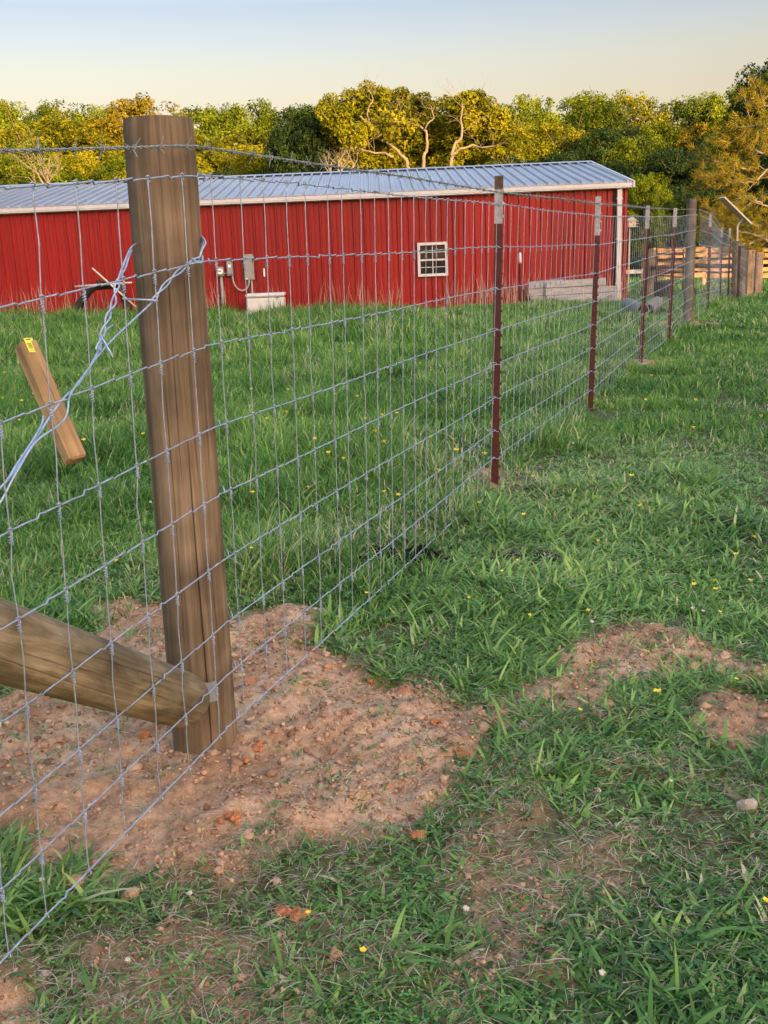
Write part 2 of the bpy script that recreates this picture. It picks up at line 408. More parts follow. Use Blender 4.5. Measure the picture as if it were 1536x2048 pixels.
# ------------------------------------------------------------------ ground
FENCE = np.array([(-1.05, .30), (-.575, 1.71), (-.37, 2.26), (.53, 4.61), (1.42, 6.79), (2.39, 9.27), (3.12, 11.01), (3.95, 12.99), (4.9, 14.8), (6.1, 18.6), (6.75, 21.0), (7.4, 22.3), (12, 30), (40, 80)])
def inside(x, y): return sstep(.12, -.12, x - np.interp(y, FENCE[:, 1], FENCE[:, 0]))
CH1 = onG(800, 1118); CH2 = onG(1065, 1122)
def char(x, y):
    n = fbm(x * 14, y * 14, 51, 3) * .9
    a = np.sqrt(((x - CH1[0]) / .20) ** 2 + ((y - CH1[1] + .02) / .15) ** 2); b = np.sqrt(((x - CH2[0]) / .20) ** 2 + ((y - CH2[1]) / .09) ** 2)
    return np.maximum(sstep(1.1, .75, a + n), sstep(1.1, .5, b + n) * .75)
def axis(segs):
    a = []
    for s, e, d in segs: a += list(np.arange(s, e, d))
    a.append(segs[-1][1]); return np.array(a)
gx = axis([(-300, -60, 30), (-60, -14, 4), (-14, -4, .5), (-4, -1.4, .1), (-1.4, 1.9, .014), (1.9, 5, .06), (5, 14, .4), (14, 60, 4), (60, 300, 30)])
gy = axis([(-120, -20, 10), (-20, 0, 1), (0, 1.2, .06), (1.2, 3.4, .011), (3.4, 5, .022), (5, 14, .08), (14, 30, .4), (30, 90, 3), (90, 400, 30)])
GXX, GYY = np.meshgrid(gx, gy)
fx, fy = GXX.ravel(), GYY.ravel()
gs = soil(fx, fy); gc = char(fx, fy)
gz = ground(fx, fy, gs) + gc * (.02 + .03 * fbm(fx * 25, fy * 25, 3, 3))
me = bpy.data.meshes.new('ground')
nx, ny = len(gx), len(gy)
ii = (np.arange(ny - 1)[:, None] * nx + np.arange(nx - 1)[None, :]).ravel()
fq = np.stack([ii, ii + 1, ii + nx + 1, ii + nx], 1)
def fastmesh(me, V, Fq, k):
    me.vertices.add(len(V)); me.vertices.foreach_set('co', np.asarray(V, np.float32).ravel())
    me.loops.add(Fq.size); me.loops.foreach_set('vertex_index', Fq.astype(np.int32).ravel())
    me.polygons.add(len(Fq)); me.polygons.foreach_set('loop_start', np.arange(0, Fq.size, k, dtype=np.int32))
    me.update(calc_edges=True); me.validate()
fastmesh(me, np.stack([fx, fy, gz], 1), fq, 4)
me.polygons.foreach_set('use_smooth', [True] * len(me.polygons))
for nm, arr in (('soil', gs), ('char', gc), ('lush', np.maximum(inside(fx, fy), .25 + .75 * sstep(4, 9, fy)))):
    at = me.attributes.new(nm, 'FLOAT', 'POINT'); at.data.foreach_set('value', arr.astype(np.float32))
me.materials.append(M['ground'])
go = bpy.data.objects.new('ground', me); COL.objects.link(go); tag(go, kind='structure')

# ------------------------------------------------------------------ barn
BY = 22.0
BX1, BX0 = 5.24, -13.2
BZ0, BZE = -.15, 2.46
RIDGE_Y, RIDGE_Z = 26.1, 3.24
barn = empty('barn', ((BX0 + BX1) / 2, BY, 0), 'long low red steel barn with shiny ribbed metal roof behind the green field', 'barn')
def ribprofile(x0, x1, step=.2286, h=.034):
    pts = []
    x = x0
    while x < x1 - .03:
        pts += [(x, 0), (x + .012, h), (x + .04, h), (x + .052, 0)]
        pts += [(x + .122, 0), (x + .130, h * .25), (x + .146, h * .25), (x + .154, 0)]
        x += step
    pts.append((x1, 0)); return pts
mb = MB()
pr = ribprofile(BX0, BX1)
v = []
for x, h in pr: v += [(x, BY - h, BZ0), (x, BY - h, BZE + .05)]
mb.add(v, [(2 * i, 2 * i + 2, 2 * i + 3, 2 * i + 1) for i in range(len(pr) - 1)])
for xx, sg in ((BX1, 1), (BX0, -1)):
    yy = [(y, h) for y, h in ribprofile(BY, BY + 8.2)]; v = []
    for y, h in yy:
        zt = BZE + .05 + (RIDGE_Z - BZE - .12) * (1 - abs(y - RIDGE_Y) / 4.1)
        v += [(xx + sg * h, y, BZ0), (xx + sg * h, y, zt)]
    mb.add(v, [(2 * i, 2 * i + 1, 2 * i + 3, 2 * i + 2) for i in range(len(yy) - 1)])
mb.add([(BX0, BY + 8.2, BZ0), (BX1, BY + 8.2, BZ0), (BX1, BY + 8.2, BZE), (BX0, BY + 8.2, BZE)], [(0, 1, 2, 3)])
child(mb.build('wall', M['red']), barn)
mb = MB()
pr = ribprofile(BX0 - .1, BX1 + .1, h=.045)
def roofside(sy):
    ye = RIDGE_Y + sy * 4.28; ze = BZE + .06
    v = []
    for x, h in pr:
        v += [(x, ye, ze + h), (x, RIDGE_Y, RIDGE_Z + h), (x, ye, ze - .012), (x, RIDGE_Y, RIDGE_Z - .012)]
    f = []
    for i in range(len(pr) - 1):
        a = 4 * i; q = (a, a + 4, a + 5, a + 1)
        f.append(q if sy < 0 else q[::-1]); f.append((a + 2, a + 3, a + 7, a + 6)); f.append((a, a + 2, a + 6, a + 4))
    mb.add(v, f)
roofside(-1); roofside(1)
roof = child(mb.build('roof', M['roof']), barn)
mb = MB()
mb.add([(BX0 - .1, RIDGE_Y - .16, RIDGE_Z + .015), (BX1 + .12, RIDGE_Y - .16, RIDGE_Z + .015), (BX1 + .12, RIDGE_Y, RIDGE_Z + .055), (BX0 - .1, RIDGE_Y, RIDGE_Z + .055), (BX1 + .12, RIDGE_Y + .16, RIDGE_Z + .015), (BX0 - .1, RIDGE_Y + .16, RIDGE_Z + .015)], [(0, 1, 2, 3), (3, 2, 4, 5)])
rc = child(mb.build('ridge_cap', M['roof']), barn)
mb = MB()
for z in (.35, 1.0, 1.65, 2.25):
    x = BX0 + .10
    while x < BX1 - .05:
        mb.box((x, BY - .003, z), (.016, .008, .016)); x += .2286
o_ = child(mb.build('screws', M['red2']), barn); o_['kind'] = 'stuff'
# eave fascia with a little gutter lip
mb = MB()
mb.box(((BX0 + BX1) / 2, BY - .15, BZE + .01), (BX1 - BX0 + .26, .05, .075), bev=.006)
mb.box(((BX0 + BX1) / 2, BY - .125, BZE - .04), (BX1 - BX0 + .2, .10, .02))
mb.box(((BX0 + BX1) / 2, BY - .06, BZE - .05), (BX1 - BX0, .05, .03))
child(mb.build('fascia', M['white']), barn)
mb = MB()
for sy in (-1, 1):
    a = np.array([BX1 + .125, RIDGE_Y + sy * 4.3, BZE + .03]); b_ = np.array([BX1 + .125, RIDGE_Y, RIDGE_Z + .0])
    for q in (a, b_): pass
    v = []
    for p_ in (a, b_):
        for dx in (-.02, .02):
            for dz in (-.085, .045): v.append(p_ + np.array([dx, 0, dz]))
    mb.add(v, [(0, 1, 3, 2), (4, 6, 7, 5), (0, 4, 5, 1), (2, 3, 7, 6), (1, 5, 7, 3), (0, 2, 6, 4)])
child(mb.build('rake_trim', M['white']), barn)
mb = MB(); dx = atY(1236, 480, BY)[0]
mb.box((dx, BY - .075, (BZE - .1 + .1) / 2 + .02), (.10, .07, BZE - .12), bev=.008)
for z in (.5, 1.4, 2.2): mb.box((dx, BY - .073, z), (.125, .078, .03))
child(mb.build('downspout', M['white']), barn)
mb = MB(); mb.box((dx - .09, BY - .028, 1.36), (.035, .02, 2.1))
child(mb.build('dark_strip', M['dark']), barn)  # narrow dark strip fixed to the wall beside the downspout
mb = MB(); mb.box((BX1 + .005, BY - .01, 1.2), (.06, .05, 2.5), bev=.005)
child(mb.build('corner_trim', M['red']), barn)
# window
A = atY(834, 486, BY); B = atY(896, 551, BY)
wx, wz = (A[0] + B[0]) / 2, (A[2] + B[2]) / 2; ww, wh = B[0] - A[0], A[2] - B[2]
mb = MB(); t = .055
mb.box((wx, BY - .045, wz + wh / 2 - t / 2), (ww, .07, t)); mb.box((wx, BY - .045, wz - wh / 2 + t / 2), (ww, .07, t))
for s in (-1, 1): mb.box((wx + s * (ww / 2 - t / 2), BY - .043, wz), (t, .074, wh - 2 * t))
win = child(mb.build('window', M['white']), barn)
mb = MB(); mb.box((wx, BY - .036, wz), (ww - 2 * t, .004, wh - 2 * t)); pn = mb.build('pane', M['glass']); pn.parent = win
mb = MB(); mb.box((wx, BY - .052, wz - .01), (ww - 2 * t, .03, .034))
mb.box((wx, BY - .044, wz), (.016, .01, wh - 2 * t))
for z in (wz + wh * .21, wz - wh * .23): mb.box((wx, BY - .0435, z), (ww - 2 * t, .011, .014))
sa = mb.build('sash', M['white']); sa.parent = win
# wall-mounted service boxes
def wx_(px, py): return atY(px, py, BY - .03)
def wallbox(name, x0, y0, x1, y1, mat, label, cat, d=.1):
    a = wx_(x0, y0); b_ = wx_(x1, y1); cx, cz = (a[0] + b_[0]) / 2, (a[2] + b_[2]) / 2
    o = empty(name, (cx, BY - .02, cz), label, cat)
    mb = MB(); mb.box((cx, BY - .02 - d / 2, cz), (b_[0] - a[0], d, a[2] - b_[2]), bev=.012)
    child(mb.build('case', mat), o); return o, cx, cz, b_[0] - a[0], a[2] - b_[2], BY - .02 - d
o, cx, cz, W, H, fy_ = wallbox('electric_meter', 434, 534, 449, 552, M['grey'], 'small grey electric meter with round glass dial on the red wall', 'meter')
mb = MB(); mb.tube([(cx, fy_, cz), (cx, fy_ - .05, cz), (cx, fy_ - .06, cz)], [.062, .062, .05], 20); child(mb.build('dial', M['label'], smooth=False), o)
mb = MB(); mb.box((cx, fy_ - .063, cz + .01), (.05, .006, .018)); child(mb.build('readout', M['ink']), o)
a = wx_(443, 553); b_ = wx_(447, 620); mb = MB(); mb.tube([(a[0], BY - .06, a[2]), (b_[0], BY - .06, b_[2] - .3)], .03, 10)
q = wx_(444.5, 592); mb.box((q[0], BY - .05, q[2]), (.15, .02, .015)); child(mb.build('conduit', M['conduit'], smooth=True), o)
o, cx, cz, W, H, fy_ = wallbox('disconnect_box', 452.5, 521, 468, 551.5, M['bgrey'], 'blue-grey switch box with white label between the round meter and the big panel', 'switch box', .09)
mb = MB(); mb.box((cx, fy_ - .006, cz + .01), (.10, .012, .24), bev=.004); child(mb.build('cover', M['grey']), o)
mb = MB(); mb.box((cx, fy_ - .014, cz + .045), (.06, .004, .06)); child(mb.build('label_plate', M['label']), o)
a = wx_(449, 547); mb = MB(); mb.tube([(a[0] - .01, BY - .07, a[2]), (a[0] + .06, BY - .07, a[2])], .012, 8); child(mb.build('nipple', M['conduit']), o)
o, cx, cz, W, H, fy_ = wallbox('breaker_panel', 486.5, 509, 510, 559.5, M['grey'], 'tall light grey breaker panel on the red wall above the white chest', 'electrical panel', .1)
mb = MB(); mb.box((cx, fy_ - .005, cz), (W - .02, .01, H - .05), bev=.003); child(mb.build('door', M['grey']), o)
mb = MB(); mb.box((cx + .09, fy_ - .02, cz + .13), (.012, .02, .07)); child(mb.build('handle', M['ink']), o)
mb = MB(); mb.box((cx - .06, fy_ - .012, cz - .23), (.05, .004, .025)); child(mb.build('label_plate', M['label']), o)
a = wx_(503.5, 560); b_ = wx_(505.5, 592); mb = MB(); mb.tube([(a[0], BY - .07, a[2]), (b_[0], BY - .07, b_[2] - .25)], .022, 10); child(mb.build('conduit', M['conduit'], smooth=True), o)
mb = MB(); pts = []
a = wx_(466, 552); b_ = wx_(499, 560); L = b_[0] - a[0]
for k in range(25):
    t_ = k / 24 * pi; pts.append((a[0] + L / 2 - cos(t_) * L / 2, BY - .1 - .02 * sin(t_), a[2] - .02 - sin(t_) * .24 - (0 if k < 12 else 0) - .08 * (k / 24)))
pts = [(a[0], BY - .08, a[2] + .02)] + pts + [(b_[0], BY - .08, b_[2] + .02)]
mb.tube(pts, .018, 10); child(mb.build('flexible_conduit', M['conduit'], smooth=True), o)
a = wx_(528.5, 545); o = MB(); o.box((a[0], BY - .03, a[2]), (.035, .015, .17), bev=.004)
tag(o.build('wall_sign', M['label']), 'tiny narrow white plate on the red wall right of the grey breaker panel', 'plate')
# pole with white head by the wall
a = atY(1040, 505, 21.6); b_ = atY(1040, 600, 21.6)
mb = MB(); mb.tube([(a[0], 21.6, a[2] - .2), (a[0], 21.6, b_[2] - .1)], .016, 8); o = mb.build('marker_stake', M['tred']); tag(o, 'thin dark stake with white cap in front of the red wall', 'stake')
mb = MB(); mb.tube([(a[0], 21.6, a[2] - .22), (a[0], 21.6, a[2] - .18), (a[0], 21.6, a[2] - .02), (a[0], 21.6, a[2])], [.02, .035, .03, .012], 10); c_ = mb.build('cap', M['white'], smooth=True); c_.parent = o
# white chest
a = atY(491, 588, 21.2); b_ = atY(571, 622, 21.2); cx = (a[0] + b_[0]) / 2; gz_ = G1(cx, 21.2)
W = b_[0] - a[0]; zt = a[2]
o = empty('chest_cooler', (cx, 21.2, gz_), 'white chest cooler with flat lid standing in tall grass against the red barn', 'cooler')
mb = MB(); mb.box((cx, 21.35, (gz_ + zt - .08) / 2 - .01), (W - .03, .5, zt - .09 - gz_ + .02), bev=.03); child(mb.build('body', M['cool']), o)
mb = MB(); mb.box((cx, 21.35, zt - .038), (W, .53, .076), bev=.025); child(mb.build('lid', M['cool']), o)
mb = MB(); mb.box((cx + W * .33, 21.078, zt - .085), (.05, .02, .03)); child(mb.build('latch', M['bgrey']), o)
# weathered boards leaning on the barn
bo = [(1058, 562, 1130, 610, 21.72, .05), (1092, 561, 1214, 606, 21.62, -.01), (1190, 573, 1236, 604, 21.75, 0)]
labs = ['grey weathered board at the left end of the pile by the barn', 'largest pale grey board leaning on the barn beside the downspout', 'short low grey board beside the foot of the white downspout']
for (x0, y0, x1, y1, Y, rr), lb in zip(bo, labs):
    a = atY(x0, y0, Y); b_ = atY(x1, y1, Y); mb = MB()
    h = a[2] - b_[2] + .25; W = b_[0] - a[0]
    n_ = 5
    for k in range(n_):
        mb.box((0, -k * .004 + (k % 2) * .012, h * ((k + .5) / n_ - .5)), (W - random.random() * .05, .05, h / n_ - .008), bev=.004)
    o = mb.build('weathered_board', M['board']); o.location = ((a[0] + b_[0]) / 2, Y, a[2] - h / 2); o.rotation_euler = (radians(-9), radians(-rr * 57 * .3 - 1), radians(2))
    tag(o, lb, 'board', 'weathered boards leaning on the barn')
# black iron implement with pale sticks
o = empty('farm_implement', tuple(atY(205, 615, 20.9)), 'black arched iron implement frame standing in grass by the barn', 'farm implement')
def PX(pts, Y): return [atY(x, y, Y + dy) for x, y, dy in pts]
mb = MB(); mb.tube(PX([(152, 622, 0), (163, 602, 0), (178, 583, 0), (190, 574, 0)], 20.9), [.09, .08, .07, .06], 8); child(mb.build('leg', M['black']), o)
mb = MB(); mb.tube(PX([(188, 575, 0), (205, 571, 0), (225, 570, 0), (238, 573, 0)], 20.9), [.06, .08, .08, .06], 8); child(mb.build('crossbar', M['black']), o)
mb = MB(); mb.tube(PX([(236, 573, 0), (247, 592, 0), (254, 612, 0), (256, 622, 0)], 20.9), [.06, .07, .08, .09], 8); child(mb.build('leg', M['black']), o)
for q0, q1 in (((196, 560, 0), (200, 570, 0)), ((232, 560, .02), (234, 572, 0))):
    mb = MB(); mb.tube(PX([q0, q1], 20.85), .045, 8); child(mb.build('lug', M['black']), o)
for i, (p0, p1, lb) in enumerate([((184, 536), (272, 614), 'long pale stick slanting across the black iron implement'), ((150, 573), (264, 565), 'pale stick lying level on the black iron implement')]):
    mb = MB(); mb.tube([atY(p0[0], p0[1], 20.75 + .03 * i), atY(*(np.array(p0) * .5 + np.array(p1) * .5), 20.74 + .03 * i), atY(p1[0], p1[1], 20.75 + .03 * i)], [.017, .02, .016], 8)
    tag(mb.build('wooden_stick', M['cream'], smooth=True), lb, 'stick', 'sticks on the iron implement')

# culvert pipes
def pipe(name, p0, p1, Y0, Y1, r, lb):
    a = np.array(atY(*p0, Y0)); b_ = np.array(atY(*p1, Y1)); T = (b_ - a); Ln = np.linalg.norm(T); T /= Ln
    mb = MB(); n = 28
    Nn = np.cross(T, [0, 0, 1.]); Nn /= np.linalg.norm(Nn); Bn = np.cross(T, Nn); V = []
    prof = [(0, r), (.03, r * 1.03), (.1, r * 1.03), (.12, r), (Ln, r), (Ln, r * .8), (0, r * .8)]
    for d, rr in prof:
        for k in range(n): an = 2 * pi * k / n; V.append(a + T * d + rr * (cos(an) * Nn + sin(an) * Bn))
    m_ = len(prof)
    mb.add(V, [(i * n + k, i * n + (k + 1) % n, ((i + 1) % m_) * n + (k + 1) % n, ((i + 1) % m_) * n + k) for i in range(m_) for k in range(n)])
    tag(mb.build(name, M['conc']), lb, 'pipe', 'concrete pipe pieces in the grass')
pipe('concrete_pipe', (1286, 621), (1254, 608), 15.0, 15.9, .095, 'grey concrete pipe piece lying left, nearer the barn corner')
pipe('concrete_pipe', (1295, 621), (1314, 606), 15.0, 16.2, .10, 'grey concrete pipe piece lying right, its open end facing the field')

# birdhouse on a pole
bx = atY(1262.5, 446, 27.0); o = empty('birdhouse', (bx[0], 27, 0), 'pale sunlit birdhouse on a thin pole just past the barn corner', 'birdhouse')
mb = MB(); mb.box((bx[0], 27, bx[2] - .02), (.19, .2, .17), bev=.006); child(mb.build('box', M['cream']), o)
mb = MB(); mb.add([(bx[0] - .12, 26.86, bx[2] + .06), (bx[0] + .12, 26.86, bx[2] + .06), (bx[0], 26.86, bx[2] + .15), (bx[0] - .12, 27.14, bx[2] + .06), (bx[0] + .12, 27.14, bx[2] + .06), (bx[0], 27.14, bx[2] + .15)], [(0, 1, 2), (5, 4, 3), (0, 2, 5, 3), (2, 1, 4, 5), (1, 0, 3, 4)]); child(mb.build('roof', M['white']), o)
for z in (.04, -.02, -.09):
    mb = MB(); mb.box((bx[0] + .12, 26.95, bx[2] + z), (.08, .14, .015)); child(mb.build('perch', M['cream']), o)
for xx, z in ((-.04, .02), (.04, -.05)):
    mb = MB(); mb.tube([(bx[0] + xx, 26.893, bx[2] + z), (bx[0] + xx, 26.897, bx[2] + z)], .018, 12); child(mb.build('entrance_hole', M['ink']), o)
mb = MB(); mb.tube([(bx[0] - .04, 27, bx[2] - .1), (bx[0] - .05, 27, G1(bx[0], 27) - .1)], .022, 8); child(mb.build('pole', M['cream']), o)

# ------------------------------------------------------------------ far paddock
def vpost(name, px, ptop, pbot, Y, r, mat, lb, cat='post', group=None, lean=None, n=20):
    a = atY(px, ptop, Y); x = a[0]; zb = min(G1(x, Y), atY(pbot[0], pbot[1], Y)[2]) - .15 if isinstance(pbot, tuple) else G1(x, Y) - .15
    mb = MB(); h = a[2]
    xb = atY(pbot[0], pbot[1], Y)[0] if isinstance(pbot, tuple) else x
    pts = [(xb + (x - xb) * k / 8, Y, zb + (h - zb) * k / 8) for k in range(9)]
    mb.tube(pts, [r * (1.03 - .004 * k + .01 * sin(k * 2.1 + px)) for k in range(9)], n)
    o = mb.build(name, mat, smooth=False)
    return tag(o, lb, cat, group)
BFY = 32.0
rails = [(500.5, 9), (512, 8), (525, 7.5), (539.5, 8), (552, 9)]
pxs = [1311, 1411, 1520, 1640, 1770]
bf = empty('board_fence', (9, BFY, 0), 'sunlit wooden board fence of level rails along the paddock', 'fence')
for i, px in enumerate(pxs):
    a = atY(px, 496, BFY); mb = MB(); zb = G1(a[0], BFY) - .2
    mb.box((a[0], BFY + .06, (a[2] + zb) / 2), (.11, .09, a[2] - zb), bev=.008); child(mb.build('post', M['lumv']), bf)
for py, th in rails:
    for i in range(len(pxs) - 1):
        a = atY(pxs[i], py - i * 1.2, BFY); b_ = atY(pxs[i + 1], py - (i + 1) * 1.2, BFY)
        mb = MB(); mb.box(((a[0] + b_[0]) / 2, BFY, (a[2] + b_[2]) / 2), (b_[0] - a[0] - .006, .03, th / FPX * BFY), bev=.004)
        child(mb.build('rail', M['lum']), bf)
# white rail piece beside the barn
a = atY(1248, 545, 30); b_ = atY(1298, 541, 30)
o = empty('white_rail_fence', ((a[0] + b_[0]) / 2, 30, 0), 'short low fence with one white rail past the barn corner', 'fence')
mb = MB(); mb.box(((a[0] + b_[0]) / 2 - .5, 30, (a[2] + b_[2]) / 2), (b_[0] - a[0] + 1.2, .03, .11)); child(mb.build('rail', M['white']), o)
for x in (a[0] - 1.0, b_[0] + .02):
    mb = MB(); mb.box((x, 30.06, .25), (.09, .08, 1.0)); child(mb.build('post', M['farpost']), o)
# tube gate
def tubes(name, segs, Y, r, mat, lb, cat):
    o = empty(name, tuple(atY(segs[0][1][0], segs[0][1][1], Y)), lb, cat)
    for nm, *pts in segs:
        mb = MB(); mb.tube([atY(x, y, Y) for x, y in pts], r, 8); child(mb.build(nm, mat, smooth=True), o)
    return o
tubes('tube_gate', [('frame', (1313, 583), (1314, 496), (1316, 495), (1366, 495.5), (1367, 497), (1366, 580)), ('bar', (1314, 508), (1367, 509)), ('bar', (1314, 521), (1367, 521.5)), ('bar', (1314, 541), (1367, 543)), ('bar', (1314, 550), (1367, 555))], 25.0, .021, M['gate'], 'rusty tube gate standing before the sunlit board fence', 'gate')
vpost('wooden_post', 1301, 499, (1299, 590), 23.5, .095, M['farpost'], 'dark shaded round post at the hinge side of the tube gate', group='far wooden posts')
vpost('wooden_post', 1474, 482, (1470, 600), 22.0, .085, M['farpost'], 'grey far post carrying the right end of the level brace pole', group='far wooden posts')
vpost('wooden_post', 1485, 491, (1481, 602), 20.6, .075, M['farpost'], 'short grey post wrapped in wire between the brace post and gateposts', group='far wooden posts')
mb = MB(); P0 = np.array(atY(1303, 536, 23.4)); P1 = np.array(atY(1472, 533, 22.0)); mb.tube([P0 + (P1 - P0) * k / 10 + np.array([0, 0, .03 * sin(k / 10 * pi)]) for k in range(11)], .048, 14)
tag(mb.build('brace_pole', M['farpost'], smooth=True), 'long level grey pole running behind the far corner post', 'pole')
mb = MB(); P0 = np.array(atY(1388, 527, 14.2)); P1 = np.array(atY(1436, 531, 19)); 
# gateposts, golden
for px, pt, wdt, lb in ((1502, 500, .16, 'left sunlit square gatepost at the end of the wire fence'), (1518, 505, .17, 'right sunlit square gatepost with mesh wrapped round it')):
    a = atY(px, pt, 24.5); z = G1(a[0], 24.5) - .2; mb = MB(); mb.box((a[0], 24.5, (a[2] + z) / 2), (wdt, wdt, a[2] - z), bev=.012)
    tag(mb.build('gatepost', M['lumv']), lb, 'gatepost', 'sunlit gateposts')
# mesh wrapped on the right gatepost
a = atY(1518, 505, 24.3)
mb = MB()
for k in range(11):
    z = a[2] - .12 - k * .085
    mb.tube([(a[0] - .10, 24.37, z + .06), (a[0], 24.35, z - .04), (a[0] + .10, 24.37, z + .06)], .004, 4)
for x in (-.09, -.03, .03, .09): mb.tube([(a[0] + x, 24.36, a[2] - .1), (a[0] + x, 24.36, a[2] - 1.05)], .003, 4)
tag(mb.build('wire_wrap', M['galv']), 'wire mesh folded round the right sunlit gatepost', 'wire mesh')
# trough and barrels
a = atY(1324, 576, 24.5); g_ = G1(a[0], 24.5)
mb = MB(); n = 24
o = empty('water_trough', (a[0], 24.5, g_), 'black plastic water tub on the grass under the tube gate', 'trough')
mb.tube([(a[0], 24.5, g_ - .02), (a[0], 24.5, g_ + .2), (a[0], 24.5, g_ + .40)], [.21, .24, .27], n); child(mb.build('tub', M['blackp'], smooth=False), o)
mb = MB(); mb.tube([(a[0] + .27 * cos(k / 24 * 2 * pi), 24.5 + .27 * sin(k / 24 * 2 * pi), g_ + .40) for k in range(25)], .018, 6, False); child(mb.build('rim', M['blackp'], smooth=True), o)
a = atY(1487, 580, 26); g_ = G1(a[0], 26)
o = empty('feed_barrel', (a[0], 26, g_), 'white plastic barrel behind the far grey posts', 'barrel')
mb = MB(); mb.tube([(a[0], 26, g_ - .02), (a[0], 26, g_ + .05), (a[0], 26, g_ + .3), (a[0], 26, g_ + .55), (a[0], 26, g_ + .62)], [.2, .23, .245, .23, .17], 24); child(mb.build('drum', M['cool'], smooth=False), o)
mb = MB(); mb.tube([(a[0], 26, g_ + .62), (a[0], 26, g_ + .65)], .15, 20); child(mb.build('lid', M['bgrey']), o)
# solar panel on a bent pole
Ys = 22.6
o = empty('solar_panel', tuple(atY(1475, 480, Ys)), 'thin tilted solar panel on a bent pole in front of the pine', 'solar panel')
mb = MB(); mb.tube([atY(1474.5, 482, Ys), atY(1475, 452, Ys), atY(1486, 438, Ys)], .021, 8); child(mb.build('pole', M['cream'], smooth=False), o)
p0 = np.array(atY(1443, 395, Ys)); p1 = np.array(atY(1497, 448, Ys)); d = p1 - p0; Ln = np.linalg.norm(d); d /= Ln
up = np.cross(d, [0, 1, 0]); up /= np.linalg.norm(up)
R3 = np.stack([d, np.array([0, 1, 0.]), up], 1)
mb = MB(); mb.box((p0 + p1) / 2, (Ln, .4, .03), R3); child(mb.build('frame', M['cream']), o)
mb = MB(); mb.box((p0 + p1) / 2 - up * .017 * (1 if up[2] < 0 else -1), (Ln - .05, .36, .006), R3); child(mb.build('cells', M['ink']), o)
# ------------------------------------------------------------------ trees
def tonemesh(name, V, F, k, tone, mats, parent=None, loc=None, matidx=None):
    me = bpy.data.meshes.new(name); fastmesh(me, V, F, k)
    at = me.attributes.new('tone', 'FLOAT', 'FACE'); at.data.foreach_set('value', np.asarray(tone, np.float32)[:len(me.polygons)])
    for m in (mats if isinstance(mats, list) else [mats]): me.materials.append(m)
    o = bpy.data.objects.new(name, me); COL.objects.link(o)
    if parent: o.parent = parent
    return o
def leafcloud(r, C0, RAD, per, size, droop=.0, flat=.75, asp=.55):
    """leaf quads scattered through a set of lobes; C0 (k,3) centres, RAD (k,) radii"""
    k = len(C0); cnt = np.maximum((per * (RAD / RAD.mean()) ** 2).astype(int), 8)
    idx = np.repeat(np.arange(k), cnt); n = len(idx)
    d = r.normal(size=(n, 3)); d /= np.linalg.norm(d, axis=1)[:, None]
    # sub clumps give light and dark pockets
    clump = r.normal(size=(k * 14, 3)); clump /= np.linalg.norm(clump, axis=1)[:, None]
    ci = idx * 14 + r.integers(0, 14, n)
    d = d * .42 + clump[ci] * .9; nd = np.linalg.norm(d, axis=1)[:, None]; dn = d / nd
    rad = RAD[idx] * (.55 + .45 * r.random(n) ** .5) * np.clip(nd[:, 0], .55, 1.12)
    P = C0[idx] + dn * rad[:, None] * np.array([1, 1, flat])
    nrm = dn * .75 + r.normal(size=(n, 3)) * .55 + np.array([0, 0, .25]); nrm /= np.linalg.norm(nrm, axis=1)[:, None]
    a = r.normal(size=(n, 3)); a -= nrm * (a * nrm).sum(1)[:, None]; a /= np.linalg.norm(a, axis=1)[:, None]
    a[:, 2] -= droop; b = np.cross(nrm, a); s = size * r.uniform(.45, 1.65, n)[:, None]
    a = a * s; b = b * s * asp
    V = np.stack([P - a, P - b * .9, P + a, P + b * .9], 1).reshape(-1, 3)
    F = np.arange(4 * n).reshape(-1, 4)
    tone = np.clip(.45 + .17 * r.normal(size=n) + .13 * r.normal(size=k)[idx] + .16 * r.normal(size=k * 14)[ci], 0, 1)
    return V, F, tone
def limb(mb, r, p, d, L, rad, depth, tips, spread=.55, up=.12):
    n = 6; pts = [p]; rr = [rad]; q = np.array(p, float); dd = np.array(d, float)
    for i in range(n):
        dd = dd + r.normal(size=3) * .14 + np.array([0, 0, up * .3]); dd /= np.linalg.norm(dd)
        q = q + dd * L / n; pts.append(q.copy()); rr.append(rad * (1 - .6 * (i + 1) / n))
    mb.tube(pts, rr, 7 if rad > .06 else 5, False)
    if depth == 0: tips.append(q); return
    for i in range(3 if depth > 1 else 2 + int(r.integers(0, 2))):
        k = int(r.integers(2, n + 1)); s = np.cross(dd, r.normal(size=3)); s /= np.linalg.norm(s)
        limb(mb, r, pts[k], dd * (1 - spread * .4) + s * spread + np.array([0, 0, up]), L * .62, rr[k] * .75, depth - 1, tips, spread, up)
    tips.append(q)
